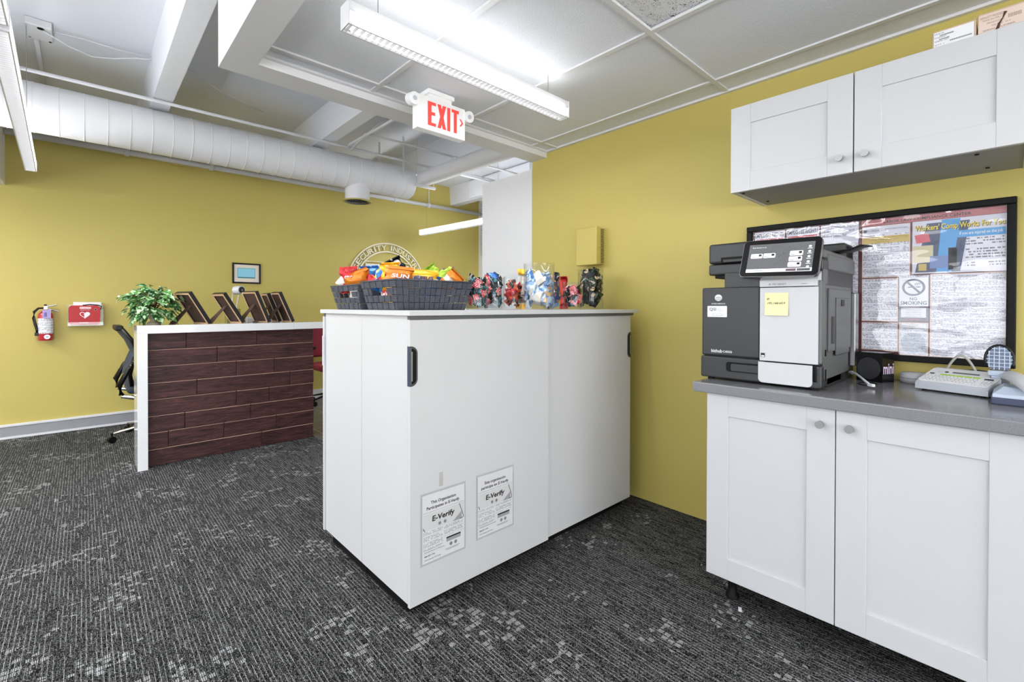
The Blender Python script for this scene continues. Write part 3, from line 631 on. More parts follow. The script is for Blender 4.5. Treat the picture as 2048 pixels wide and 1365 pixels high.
# paper drawer
b = MB(); b.box(PX-.002, PX+.03, .66, PY1+.003, .9, .990, DARKG, .006, seg=3); b.box(PX+.02, 2.30, PY0, PY1, .9, .985, DARKG, .004)
for (x, y) in ((2.0, .5), (2.0, .88), (2.4, .5), (2.4, .88)): b.cyl((x, y, .8905), (x, y, .902), .014, BLACKM, 12)
b.box(PX-.002, PX+.03, PY0-.002, .66, .9, .925, DARKG, .004)
dr = part('drawer', b, t)
b = MB(frame((PX-.0024, PY1, 0), (0, -1, 0), (0, 0, 1))); b.rrect(.105, .255, .932, .972, .012, 0, .001, BLACKM); b.rrect(.125, .255, .936, .965, .006, .001, .003, DARKG); part('handle', b, dr, 'recessed drawer grip')
b = MB(frame((PX-.003, PY1, 0), (0, -1, 0), (0, 0, 1))); b.prism([(.232, .984)]+[(.232+.016-.016*cos(a*pi/10), .915-.016*sin(a*pi/10)+.004) for a in range(0, 6)]+[(.418-.016+.016*sin(a*pi/10), .919-.016*cos(a*pi/10)) for a in range(0, 6)]+[(.418, .984)], 0, .004, WHITED); part('drawer_plate', b, dr, 'white plate with rounded lower corners')
# right side
b = MB(); b.box(PX+.004, PX+.055, PY0-.006, PY0+.02, .99, 1.30, MIDG, .006, seg=3); b.box(PX-.001, PX+.04, PY0-.008, PY0+.012, .9, .984, DARKG, .008, seg=3); part('corner_post', b, t)
b = MB(); b.box(PX+.055, 2.46, PY0-.001, PY0+.02, .925, 1.285, MIDG, .003); b.box(PX+.11, 2.518, PY0+.0, PY0+.03, .895, .955, DARKG, .003); b.box(PX+.05, PX+.1, PY0-.003, PY0+.01, 1.285, 1.345, MIDG, .004); part('side_panel', b, t, 'mid grey side panel')
b = MB(); b.box(PX+.10, 2.42, PY0-.009, PY0, 1.03, 1.272, MIDG, .003); sd = part('side_door', b, t, 'grey side feeder door')
b = MB(); b.box(2.16, 2.38, PY0-.011, PY0-.008, 1.01, 1.238, DARKG, .001); b.box(2.163, 2.377, PY0-.012, PY0-.008, 1.012, 1.236, MIDG, .001); b.box(2.235, 2.285, PY0-.0135, PY0-.01, 1.205, 1.230, BLACKM); b.box(2.245, 2.250, PY0-.0145, PY0-.01, 1.205, 1.23, MIDG); b.box(2.265, 2.270, PY0-.0145, PY0-.01, 1.205, 1.23, MIDG)
b.box(2.105, 2.135, PY0-.013, PY0-.008, 1.06, 1.165, DARKG, .002); part('feeder_flap', b, sd)
b = MB(); b.box(2.44, 2.50, PY0-.022, PY0, .945, 1.262, STEEL, .004); b.box(2.42, 2.44, PY0-.004, PY0+.002, .95, 1.27, BLACKM); part('rear_column', b, t, 'bright vertical rear column')
b = MB(); b.box(2.045, 2.058, PY0-.0035, PY0, 1.015, 1.04, BLACKM); b.box(2.05, 2.062, PY0-.003, PY0, .925, .965, BLACKM); part('port', b, t)
# scanner and document feeder
b = MB(); b.box(2.02, PB, PY0+.0, PY1-.008, 1.338, 1.385, DARKG, .008, seg=3); b.box(2.035, PB-.02, PY0+.02, PY1-.03, 1.325, 1.34, BLACKM, .002); b.box(2.09, PB, PY0-.003, PY0+.02, 1.345, 1.405, MIDG, .004); sc = part('scanner', b, t)
b = MB(); b.box(2.018, 2.45, .70, PY1-.008, 1.387, 1.474, DARKG, .012, seg=4); b.box(2.0165, 2.03, .70, .85, 1.389, 1.414, BLACKM, .003); b.box(2.0155, 2.03, .71, .84, 1.391, 1.404, DARKG, .002)
b.box(2.03, PB, PY0+.002, .72, 1.387, 1.42, MIDG, .006); part('document_feeder', b, t)
b = MB(); b.box(2.38, 2.518, PY0+.004, .70, 1.40, 1.476, DARKG, .008)
for k in range(8): b.box(2.40+.014*k, 2.407+.014*k, PY0+.002, PY0+.006, 1.41, 1.465, BLACKM)
part('rear_vent', b, t, 'slotted vent block')
b = MB(); b.tube([(2.30, .62, 1.425), (2.30, .50, 1.428), (2.30, .44, 1.432), (2.30, .405, 1.446), (2.30, .375, 1.444)], [.05, .05, .05, .05, .02], BLACK, 12, .13); part('exit_tray', b, t, 'black upturned paper stop arm')
# touch panel, tilted
pa = Vector((1.928, .741, 1.320)); pb = Vector((1.928, .468, 1.314)); pc = Vector((1.982, .735, 1.468))
PM = frame(pa, pb-pa, pc-pa); PWd = (pb-pa).length; PHt = (pc-pa).length
b = MB(PM); b.rrect(0, PWd, 0, PHt, .018, -.016, -.001, STEEL, None, 6); b.rrect(.002, PWd-.002, .002, PHt-.002, .016, -.002, .001, BLACK, None, 6)
cp = part('control_panel', b, t)
SCR = mat('screen_grey', '5e5f61', .25, emit='5e5f61', es=.5); SCW = mat('screen_white', 'e8e8ea', .25, emit='e8e8ea', es=.55)
b = MB(PM); sx0, sx1, sy0, sy1 = .024, PWd-.022, .018, PHt-.02; b.quad(sx0, sx1, sy0, sy1, .0013, SCR)
for i in range(70):
    random.seed(i); x = random.uniform(sx0+.07, sx1-.04); y = random.uniform(sy0+.02, sy1-.01); a = random.uniform(0, pi); l = .004
    b.tube([(x, y, .0015), (x+l*cos(a)*.5, y+l*sin(a), .0015)], .0005, DARKG, 4)
b.quad(sx0, sx1, sy0, sy0+.014, .0015, SCW); b.text('Select function to use', sx0+.012, sx0+.062, sy1-.016, sy1-.011, SCW, None, .0016)
for (x, y, w) in ((.034, .078, .043), (.08, .078, .043), (.172, .083, .044), (.171, .060, .044), (.170, .037, .044)):
    b.rrect(x, x+w, y, y+.0195, .004, .0014, .0018, SCW); b.rrect(x+w-.014, x+w-.004, y+.008, y+.017, .002, .0018, .002, DARKG); b.quad(x+.003, x+.018, y+.003, y+.005, .002, GINK)
for k in range(5): b.rrect(.232, .241, .032+.0205*k, .040+.0205*k, .003, .0014, .0018, SCW); b.quad(.229, .244, .027+.0205*k, .029+.0205*k, .0016, SCW)
b.quad(.166, .20, sy0+.002, sy0+.012, .0018, mat('dull_mauve', '6d5560', .4)); b.quad(.203, .246, sy0+.002, sy0+.012, .0018, MIDG); b.quad(.055, .085, sy0+.003, sy0+.011, .0018, LIGHTG)
part('screen', b, cp, 'lit touch screen with white buttons')
# sticky note on the white cover
STK = mat('sticky_yellow', 'f0e6ae', .7)
t = thing('sticky_note', 'pale yellow sticky note on the white printer cover', 'note', (PX-.002, .628, 1.165))
b = MB(frame((PX-.0022, PY1, 0), (0, -1, 0), (0, 0, 1)))
b.grid(lambda u, v: (.254+.083*u, 1.168+.088*v, .0004+.006*(1-v)**3), 4, 6, STK); part('paper', b, t)
b = MB(frame((PX-.003, PY1, 0), (0, -1, 0), (0, 0, 1))); b.text('IP:', .262, .272, 1.228, 1.236, INK, None, .0026, skew=.15); b.text('192.168.60.9', .265, .326, 1.212, 1.220, INK, None, .0033, skew=.15); part('handwriting', b, t)
# ================================================================ COUNTER ITEMS
t = thing('product_box', 'small black product box printed mini behind the printer on the countertop', 'box', (2.45, .42, .891))
BM = frame((2.392, .353, .891), (.078, .112, 0), (-.058, .036, 0))   # x axis: long face going back-left
c0 = Vector((2.392, .353, 0)); c1 = Vector((2.462, .325, 0)); dl = Vector((.022, .09, 0)); dr_ = c1-c0
b = MB()
GB = mat('glossy_black_card', '0a0a0c', .15)
b.add([c0+Vector((0, 0, .891)), c1+Vector((0, 0, .891)), c1+dl+Vector((0, 0, .891)), c0+dl+Vector((0, 0, .891)), c0+Vector((0, 0, 1.012)), c1+Vector((0, 0, 1.012)), c1+dl+Vector((0, 0, 1.012)), c0+dl+Vector((0, 0, 1.012))], [(0, 1, 2, 3), (4, 5, 6, 7), (0, 1, 5, 4), (1, 2, 6, 5), (2, 3, 7, 6), (3, 0, 4, 7)], GB); part('carton', b, t)
b = MB(frame(c0+Vector((0, 0, .891))+Vector((-.0005, -.001, 0)), dr_, (0, 0, 1))); b.text('mini', .004, .070, .035, .078, mat('white_pink_print', 'e6cfe8', .4), None, .0006, bold=.02); part('lettering', b, t)
b = MB(frame(c0+dl+Vector((-.0012, 0, .891)), -dl, (0, 0, 1))); b.lathe([(1, 0), (.01, .0004)], mat('speaker_print', '303033', .35), Tr(.045, .055, 0) @ Matrix.Diagonal((.042, .045, 1, 1)), 30, False); part('picture', b, t, 'dark oval speaker picture')
t = tag(MB().tube([(2.42, .47, .915), (2.35, .455, .93), (2.30, .425, .932), (2.25, .395, .92), (2.21, .365, .905)], .0042, LIGHTG, 8).build('network_cable'), 'grey network cable lying in front of the black box', 'cable')
b = MB(); b.box(-.012, .012, -.006, .006, -.005, .005, PAPER, .001, Tr(2.203, .358, .903) @ Rz(.9)); part('plug', b, t)
b = MB(); b.tube([(2.42, .462, .922), (2.385, .452, .924)], .0068, LIGHTG, 8); part('plug', b, t)
tag(MB().tube([(2.30+.035*cos(a*.5)*1.3, .385+.03*sin(a*.5), .894) for a in range(-2, 10)], .0022, BLACK, 6).build('power_cord'), 'thin black cord loop on the countertop beside the printer', 'cable')
t = thing('network_router', 'round white router puck on the countertop between box and labeler', 'router', (2.50, .262, .891))
b = MB(); b.lathe([(.040, .891), (.048, .896), (.050, .905), (.050, .925), (.044, .932), (.01, .933)], WHITED, Tr(2.50, .262, 0), 32); part('shell', b, t)
b = MB(); b.lathe([(.0503, .911), (.0503, .913)], GINK, Tr(2.50, .262, 0), 32, False); part('seam', b, t)
# label maker: wedge keyboard
t = thing('label_maker', 'white desktop label maker with green keys on the countertop', 'label maker', (2.33, .14, .891))
KF0, KF1 = Vector((2.305, .242, 0)), Vector((2.245, .048, 0)); kd = (KF1-KF0); kl = kd.length; kx = kd.normalized(); kyv = Vector((-kx.y, kx.x, 0)) if (-kx.y) > 0 else Vector((kx.y, -kx.x, 0))
KM = frame(KF0+Vector((0, 0, .891)), kx, kyv)
WTP = mat('white_keys', 'eeeef0', .35)
if KM.col[2].z < 0: KM = KM @ Matrix.Diagonal((1, 1, -1, 1))
D = .17; b = MB(KM)
side = [(0, .006), (0, .026), (.01, .034), (D*.72, .066), (D, .074), (D+.01, .066), (D+.01, .008)]
b.prism([(p[0], p[1]) for p in side], 0, kl, LIGHTG, Matrix(((0, 0, 1, 0), (1, 0, 0, 0), (0, 1, 0, 0), (0, 0, 0, 1)))); 
for (x, y) in ((.02, .02), (kl-.02, .02), (.02, D-.02), (kl-.02, D-.02)): b.lathe([(.008, 0), (.008, .008)], BLACKM, Tr(x, y, 0), 10)
part('base', b, t)
sl = math.atan2(.066-.034, D*.72-.01); KT = KM @ Tr(0, .01, .0345) @ Rx(sl); LT = (D*.72-.01)/cos(sl)
b = MB(KT); b.rrect(.002, kl-.002, 0, LT+.02, .012, 0, .003, WTP); tp = part('top_plate', b, t, 'white top plate')
b = MB(KT)
for r in range(5):
    nk = 14
    for k in range(nk):
        x = .010+k*(kl*.74)/nk+.003*(r % 2); b.rrect(x, x+.009, .007+r*.0115, .015+r*.0115, .002, .003, .0048, PAPER); b.quad(x+.003, x+.006, .0095+r*.0115, .0125+r*.0115, .005, GINK)
for k in range(3):
    for r in range(4): x = kl*.84+k*.010; b.rrect(x, x+.008, .01+r*.012, .018+r*.012, .002, .003, .0048, PAPER); b.quad(x+.0025, x+.0055, .0125+r*.012, .0155+r*.012, .005, GINK)
b.rrect(kl*.83, kl*.95, .062, .069, .003, .003, .005, BLACK); b.rrect(.012, .026, .072, .078, .003, .003, .005, BLACK)
part('keys', b, tp)
GRN = mat('lime_keys', 'a9cf32', .4); b = MB(KT)
for k in range(5): b.rrect(.045+k*.023, .066+k*.023, .0665, .0735, .003, .003, .0052, GRN)
part('function_keys', b, tp, 'lime green function keys')
b = MB(KT); b.rrect(.07, .145, .095, .106, .002, .003, .004, MIDG); b.text('brother', .028, .046, .098, .102, GINK, None, .0034); b.lathe([(.006, .003), (.005, .0045)], BLACK, Tr(.053, .1, 0), 14); part('display', b, tp, 'narrow grey display')
# looped strap behind label maker
pts = [(2.455, .168-.085*(i/14), .955+.062*sin(pi*i/14)) for i in range(15)]; pts = [(2.455, .17, .893)]+pts+[(2.455, .082, .893)]
tag(MB().tube(pts, .0085, mat('grey_strap', 'b0aea8', .6), 8, .5).build('cable'), 'thick grey looped cable standing behind the label maker', 'cable')
# unidentified desk device at right
BG = mottled('blue_grey_plastic', 'b3bfd2', 'bac5d6', 5, .4, .03); NV = mat('slate_blue_plastic', '39405a', .4)
t = thing('desk_device', 'blue grey desk device with gridded round paddle and silver arm at right', 'desk device', (2.24, -.01, .891))
b = MB(); b.box(2.13, 2.33, -.10, .040, .891, .914, NV, .004); b.prism([(2.135, .036), (2.32, .036), (2.32, -.095), (2.135, -.095)], .914, .925, BG); b.add([(2.14, .034, .925), (2.3, .034, .925), (2.3, -.09, .925), (2.14, -.09, .925), (2.18, .012, .945), (2.28, .012, .945), (2.28, -.06, .94), (2.18, -.06, .94)], [(0, 1, 2, 3), (4, 5, 6, 7), (0, 1, 5, 4), (1, 2, 6, 5), (2, 3, 7, 6), (3, 0, 4, 7)], BG); part('base', b, t)
b = MB(); b.box(2.34, 2.37, -.004, .046, .891, .985, MIDG, .004); b.tube([(2.30, .02, .93), (2.34, .0, .93), (2.30, -.03, .925)], .006, BLACK, 6); part('stem', b, t)
GM = frame((2.352, .024, 1.018), (0, -1, 0), (.12, 0, 1)); b = MB(GM)
ring = [(.032*cos(2*pi*i/32), .046*sin(2*pi*i/32)) for i in range(32)]
b.prism(ring, -.004, 0, mat('blue_grey_shadow', '7f8ba0', .5))
for k in range(-2, 3):
    hh = .046*math.sqrt(max(0, 1-(k*.0125/.032)**2)); b.box(k*.0125-.0012, k*.0125+.0012, -hh, hh, 0, .007, BG)
for k in range(-3, 4):
    hh = .032*math.sqrt(max(0, 1-(k*.0125/.046)**2)); b.box(-hh, hh, k*.0125-.0012, k*.0125+.0012, 0, .0068, BG)
b.box(-.028, .028, -.058, -.04, -.006, .009, BG, .002); b.box(-.02, .02, -.066, -.055, -.006, .006, BG, .002)
pd = part('paddle', b, t, 'round gridded paddle')
b = MB(GM); b.tube([(.035*cos(a), .050*sin(a), 0) for a in [(-.5+i*.17) for i in range(25)]], .004, BLACK, 8); part('rim', b, pd, 'black rubber rim')
SLV = mat('silver_plastic', 'c9cacd', .3); b = MB()
b.tube([(2.34, .01, .962), (2.27, -.005, .972), (2.20, -.03, .965), (2.15, -.055, .94), (2.13, -.075, .915)], [.014, .024, .027, .024, .012], SLV, 14, .7); part('arm', b, t, 'silver curved arm')
tag(MB().tube([(2.47, .20, .955), (2.47, .08, .962), (2.46, .0, .955), (2.44, -.06, .93)], .004, BLACK, 6).build('power_cord'), 'black cord running behind the label maker to the right edge', 'cable')
# ================================================================ WHITE SLIDING DOOR CABINETS
t = thing('sliding_door_cabinet', 'white sliding-door cabinet with paper notices facing the viewer', 'cabinet', (1.66, 1.75, 0))
b = MB(); b.box(.905, 2.415, 1.556, 1.953, .06, 1.165, WHITE, .0015, seg=1); part('carcass', b, t)
b = MB(); b.box(.889, 2.444, 1.518, 1.9555, 1.165, 1.185, WHITE, .0015, seg=1); part('top', b, t)
b = MB(); b.box(.903, 2.42, 1.536, 1.556, 1.150, 1.1645, MIDG); part('track', b, t, 'grey sliding track')
b = MB(); b.box(.93, 2.40, 1.60, 1.95, 0, .06, BLACKM); part('plinth', b, t, 'black recessed plinth')
for (a, c, y, nm) in ((.897, 1.664, 1.528, 'nearer sliding door'), (1.63, 2.403, 1.545, 'rear sliding door')):
    b = MB(); b.box(a, c, y, y+.0155, .06, 1.149, WHITE, .001, seg=1); d = part('door', b, t)
    hx = a if a < 1 else c; sg = 1 if a < 1 else -1
    H = Matrix.Translation((hx, y, 0)) @ Matrix(((sg, 0, 0, 0), (0, 0, -1, 0), (0, 1, 0, 0), (0, 0, 0, 1)))
    zz0, zz1 = .899, 1.050; b = MB(H)
    def dpath(x, r, z0, z1, n=8): return [(0, z0)]+[(x-r+r*sin(pi/2*i/n), z0+r-r*cos(pi/2*i/n)) for i in range(n+1)]+[(x-r+r*cos(pi/2*i/n), z1-r+r*sin(pi/2*i/n)) for i in range(n+1)]+[(0, z1)]
    b.prism(dpath(.033, .028, zz0, zz1), 0, .0018, DARKG); b.prism([(p[0]+.001, p[1]) for p in dpath(.029, .024, zz0+.005, zz1-.005)], .0018, .0024, MIDG); b.prism([(p[0]+.006, p[1]) for p in dpath(.021, .019, zz0+.008, zz1-.008)], .0024, .0028, BLACKM)
    b.box(-.0018, .0, zz0, zz1, -.0155, .0018, NV); b.box(.006, .010, zz0+.02, zz1-.02, .0028, .004, STEEL, .0005); part('handle', b, d, 'black recessed edge pull')
t = thing('sliding_door_cabinet', 'white cabinet standing back to back behind the noticed one', 'cabinet', (1.66, 2.17, 0))
b = MB(); b.box(.905, 2.415, 1.957, 2.365, .06, 1.165, WHITE, .0015, seg=1); part('carcass', b, t)
b = MB(); b.box(.889, 2.444, 1.957, 2.397, 1.165, 1.185, WHITE, .0015, seg=1); part('top', b, t)
b = MB(); b.box(.93, 2.40, 1.957, 2.34, 0, .06, BLACKM); part('plinth', b, t)
b = MB(); b.box(.903, 2.42, 2.365, 2.385, 1.150, 1.1645, MIDG); part('track', b, t)
b = MB(); b.box(.897, 1.664, 2.3675, 2.384, .06, 1.149, WHITE, .001, seg=1); d = part('door', b, t); b = MB(); b.box(.8945, .9, 2.365, 2.3865, .90, 1.05, LIGHTG, .001); part('handle', b, d)
b = MB(); b.box(1.63, 2.403, 2.366, 2.38, .06, 1.149, WHITE, .001, seg=1); part('door', b, t)
# notices
def notice(x0, x1, z0, z1, l1, l2, label, foot):
    t = thing('paper_notice', label, 'notice', ((x0+x1)/2, 1.5275, z0)); y = 1.5272
    b = MB(); b.box(x0, x1, y-.0016, y, z0, z1, ACRYL); part('plastic_sleeve', b, t, 'clear plastic sleeve')
    FMn = frame((x0, y-.0018, z0), (1, 0, 0), (0, 0, 1)); w, h = x1-x0, z1-z0
    b = MB(FMn); m = .008; b.quad(m, w-m, m, h-m, 0, mat('notice_paper', 'd6d6d8', .5))
    b.text(l1, .047, .047+.119, h-.052, h-.036, INK, None, .0005, bold=.02); b.text(l2, .028, .028+.156, h-.072, h-.056, INK, None, .0005, bold=.02)
    b.quad(m+.004, w-m-.004, h-.0785, h-.0775, .0004, GINK)
    G1 = mat('notice_grey', 'b4b4b6', .5); G2 = mat('notice_light_grey', 'cccccd', .5); G3 = mat('notice_mid_grey', '98989a', .5)
    zc0, zc1 = h-.148, h-.083
    b.quad(m+.004, w-m-.004, zc0, zc1, .0003, G2); b.add([(.02, zc0, .0006), (.15, zc0, .0006), (w-.022, zc0+.032, .0006), (w-.022, zc0, .0006)], [(0, 1, 2, 3)], G3)
    b.tube([(w-.034, zc1, .001), (w-.014, zc0+.012, .001), (w-.014, zc0+.004, .001), (w-.03, zc0+.001, .001)], .0011, INK, 6); b.tube([(m+.004, zc0+.014, .001), (m+.012, zc0, .001)], .0011, INK, 6)
    b.text('E-Verify', .052, .158, zc0+.024, zc0+.052, INK, None, .0009, bold=.03, skew=.1)
    for cx in (.088, .113): b.lathe([(.0072, 0), (.001, .0002)], G3, FMn.inverted() @ FMn @ Tr(cx, zc0+.014, .0009), 20, False); b.lathe([(.004, 0), (.001, .0002)], GINK, Tr(cx, zc0+.014, .0012), 12, False)
    for a, c, zt, zl in ((.012, .103, zc0-.003, .056), (.109, .202, zc0-.003, .085)): b.quad(a, c, zl, zt, .0004, PRINTX)
    b.quad(.12, .19, .060, .079, .0006, G3); b.quad(.12, .19, .073, .079, .0008, INK)
    for cx in (.142, .165): b.lathe([(.0078, 0), (.001, .0002)], G3, Tr(cx, .047, .0006), 20, False); b.lathe([(.0042, 0), (.001, .0002)], GINK, Tr(cx, .047, .0009), 12, False)
    for i, (s_, wd) in enumerate(foot): b.text(s_, .018, .018+wd, .046-.0145*i, .0515-.0145*i, INK, None, .0005, bold=.01)
    b.quad(.115, .185, .031, .0325, .0005, GINK); b.quad(.12, .178, .027, .0285, .0005, GINK)
    part('printed_sheet', b, t)
notice(.941, 1.158, .200, .480, 'This Organization', 'Participates in E-Verify', 'left white notice headed This Organization on the near cabinet door', (('E-Verify Works for Everyone', .092), ('888-897-7781', .048), ('www.dhs.gov/E-Verify', .075)))
notice(1.212, 1.430, .210, .486, 'Esta organización', 'participa en E-Verify', 'right white notice headed Esta organización on the near cabinet door', (('E-Verify funciona para todos', .092), ('888-897-7781', .048), ('www.dhs.gov/E-Verify', .075)))
t = thing('tape_strip', 'yellowed clear tape strip on the cabinet door above the left notice', 'tape', (1.05, 1.528, .5)); b = MB(); b.box(1.028, 1.046, 1.5268, 1.5276, .49, .545, glassy('old_tape', (.96, .96, .94, 1), .4, .3, 0, .03)); part('tape', b, t)
# ================================================================ BASKETS
ZT = 1.185
def weave():
    t = MT('woven_grey_strap', '4a4d58', .6); x, y, z = t.xyz(); r = t.island()
    rib = (((x+y)*900).op('SINE'))*.5+.5
    rib2 = ((z*900).op('SINE'))*.5+.5
    k = r.gt(.5); h = (rib*k)+(rib2*(k.op('SUBTRACT', 1).abs()))
    t.color(t.mix(h*.7, t.mix(r, '25272f', '363943'), '565a68')); t.bump(h, .5, .001); return t.m
WEAVE = weave(); RIMM = mat('basket_rim', '3a3d46', .6)
def basket(label, x0, y0, L, Dp, H, tp=.025):
    t = thing('woven_basket', label, 'basket', (x0+L/2, y0+Dp/2, ZT), 0, 'woven snack baskets')
    cs = .0235; nz = round(H/.0285)
    def wall(name, p0, p1, q0, q1, hole):
        b = MB(); n = round((p1-p0).length/cs); out = Vector((p1-p0)).cross(Vector((0, 0, 1))).normalized()
        for i in range(n):
            for j in range(nz):
                if hole and abs((i+.5)/n-.5) < .2 and j in (nz-2,): continue
                u0, u1, v0, v1 = i/n+.004, (i+1)/n-.004, j/nz+.01, (j+1)/nz-.01
                o = .0015 if (i+j) % 2 else 0
                def P(u, v, d): a = p0.lerp(p1, u).lerp(q0.lerp(q1, u), v); return a+out*d
                b.add([P(u0, v0, -.002), P(u1, v0, -.002), P(u1, v1, -.002), P(u0, v1, -.002), P(u0, v0, .001+o), P(u1, v0, .001+o), P(u1, v1, .001+o), P(u0, v1, .001+o)], [(0, 1, 2, 3), (4, 5, 6, 7), (0, 1, 5, 4), (1, 2, 6, 5), (2, 3, 7, 6), (3, 0, 4, 7)], WEAVE)
        part(name, b, t)
    B = [Vector((x0, y0, ZT+.002)), Vector((x0+L, y0, ZT+.002)), Vector((x0+L, y0+Dp, ZT+.002)), Vector((x0, y0+Dp, ZT+.002))]
    c = Vector((x0+L/2, y0+Dp/2, 0)); T = [Vector((c.x+(p.x-c.x)*(1+2*tp/L), c.y+(p.y-c.y)*(1+2*tp/Dp), ZT+H)) for p in B]
    for i in range(4): wall('woven_side', B[i], B[(i+1) % 4], T[i], T[(i+1) % 4], i in (1, 3))
    b = MB(); b.box(x0, x0+L, y0, y0+Dp, ZT, ZT+.005, RIMM); part('bottom', b, t)
    b = MB(); b.tube(T+[T[0]], .004, RIMM, 8); part('rim', b, t); return t
basket('dark woven snack basket, the nearer and longer-looking one, at the cabinet corner', .923, 1.66, .33, .265, .122)
basket('dark woven snack basket partly hidden behind the nearer basket', .923, 1.995, .33, .262, .112)
# ---- bags
def foil(name, c1, c2=None, rough=.3, metal=.25, thr=.55, sc=14):
    t = MT(name, c1, rough, metal); 
    if c2: t.color(t.mix(t.noise(sc, 1).gt(thr), c1, c2))
    t.bump(t.noise(60, 2), .5, .004); MATS[name] = t; return t.m
def bag_mesh(name, w, h, th, m1, m2=None, seed=0, txt=None, tm=None, nu=12, nv=14, band=None, logo=None):
    rnd = random.Random(seed); b = MB(); ph = rnd.uniform(0, 9)
    def surf(sg):
        def f(u, v):
            a, c = 2*u-1, 2*v-1
            prof = max(0, 1-abs(a)**2.6)**.55*max(0, 1-(abs(c)/.86)**3.2)**.6 if abs(c) < .86 else 0
            wr = noise.noise(Vector((a*2.5+ph, c*3, sg)))*.16+noise.noise(Vector((a*6+ph, c*1.5, sg)))*.08
            zz = sg*(th/2*prof*(1+wr*1.6)+.0006); tw = .06*w*noise.noise(Vector((ph, c*2, 0)))
            pinch = 1-.08*(1-abs(c))*abs(a)
            edge = (.04*w*sin(c*9+ph))*abs(a)**4
            return (a*w/2*pinch+tw+edge, c*h/2, zz+ min(.01, w*.05)*noise.noise(Vector((a*1.5+ph, c*1.5, 5)))*(1 if abs(c) > .8 else .6))
        return f
    for sg in (1, -1):
        fn = surf(sg); v = [fn(i/nu, j/nv) for j in range(nv+1) for i in range(nu+1)]
        for j in range(nv):
            mm = m2 if (m2 and band and band[0] <= j/nv < band[1]) else m1
            fs = [(j*(nu+1)+i, j*(nu+1)+i+1, (j+1)*(nu+1)+i+1, (j+1)*(nu+1)+i) for i in range(nu)]
            used = sorted({q for f in fs for q in f}); mp = {q: k for k, q in enumerate(used)}
            b.add([v[q] for q in used], [[mp[q] for q in f] for f in fs], mm, True)
    me = b.build(name); 
    out = [me]
    if logo: 
        l = MB(); l.lathe([(1, 0), (.01, .002)], logo, Tr(0, h*.08, th*.52+.002) @ Matrix.Diagonal((w*.36, h*.17, 1, 1)), 24, False); o = l.build('logo_badge', me); 
    if txt:
        l = MB(); l.text(txt, -w*.30, w*.30, -h*.04, h*.17, tm or PAPER, None, th*.52+.0045, bold=.03, skew=.12); l.build('lettering', me)
    return me
def weld(me):
    bm = bmesh.new(); bm.from_mesh(me.data); bmesh.ops.remove_doubles(bm, verts=bm.verts[:], dist=.0005); bm.to_mesh(me.data); bm.free()
SN_RED = foil('red_foil', 'c0252a', 'a51d22'); SN_OR = foil('orange_foil', 'e8862c', 'f2a24a', thr=.6); SN_BL = foil('blue_foil', '2f6fc0', '83b6e8'); SN_YE = foil('yellow_foil', 'f1b324', 'f6cf4a')
SN_WH = foil('white_foil', 'e8e4dc', 'd8cdbf', .35, .1); SN_GR = foil('green_foil', 'a3c63c', '86ad2d'); SN_BK = foil('black_silver_foil', '17171b', 'b9b9c0', .25, .5, .6, 22); SN_PU = foil('purple_foil', '4a2c86', 'd8d4e4', .25, .4, .58, 40)
SN_SI = foil('silver_print_foil', 'c8c8ca', '1d1d20', .25, .5, .5, 45); SN_TE = foil('teal_black_foil', '16323a', '3f8390', .25, .3, .55, 40); SN_DK = foil('dark_green_foil', '141613', '3c5a3c', .22, .4, .6, 45); SN_OB = foil('blue_orange_foil', '28509a', 'e09a3a', .3, .2, .55, 30)
SN_OK = foil('orange_black_foil', 'd0562a', '2a1714', .3, .2, .52, 38); SN_LB = foil('pale_blue_foil', '7fa6dc', 'c9dcf2', .2, .3, .5, 30); SN_TN = foil('tan_foil', 'e0a36b', 'f0c9a0', .25, .2, .5, 25); SN_BE = foil('dark_cream_foil', '1c1a18', 'd9c3a0', .25, .3, .55, 34)
def dots():
    t = MT('red_polka_foil', 'd8283c', .35, .1); x, y, z = t.xyz(); 
    v = t.nt.nodes.new('ShaderNodeTexVoronoi'); v.inputs['Scale'].default_value = 150; v.inputs['Randomness'].default_value = .15; t.nt.links.new(t.coord(), v.inputs['Vector'])
    t.color(t.mix(E_(t.nt, v.outputs['Distance']).lt(.33), 'cf2238', 'f6f2f2')); return t.m
SN_DOT = dots()
face = Matrix(((1, 0, 0), (0, 0, -1), (0, 1, 0)))
def place_bag(o, p, tilt, lean, label, group, yaw=-.35):
    o.location = p; o.rotation_euler = (Matrix.Rotation(yaw, 3, 'Z') @ Matrix.Rotation(lean, 3, 'X') @ face @ Matrix.Rotation(tilt, 3, 'Z')).to_euler()
    return tag(o, label, 'snack bag', group)
BG1 = 'snack bags in the nearer basket'; BG2 = 'snack bags in the farther basket'
def sb(px, py, y, w, h, th, m, tilt, lean, label, grp, txt=None, tm=None, m2=None, band=None, logo=None, yaw=-.35):
    o = bag_mesh('snack_bag', w, h, th, m, m2, int(px*7+py), txt, tm, band=band, logo=logo); weld(o)
    place_bag(o, at_y(px, py, y), tilt, lean, label, grp, yaw); return o
sb(699, 560, 2.21, .085, .13, .035, SN_RED, .12, .1, 'red snack bag standing at the left end of the farther basket', BG2, 'SPICY', PAPER)
sb(716, 565, 2.15, .085, .11, .04, SN_OR, -1.1, .4, 'orange snack bag leaning against the red one in the farther basket', BG2)
sb(740, 556, 2.18, .09, .12, .04, SN_BL, .1, .1, 'blue snack bag standing in the farther basket', BG2, m2=SN_WH, band=(.3, .5))
sb(762, 562, 2.08, .09, .13, .04, SN_YE, -.5, .3, 'yellow and red snack bag beside the blue bag', BG2, m2=SN_RED, band=(.2, .45))
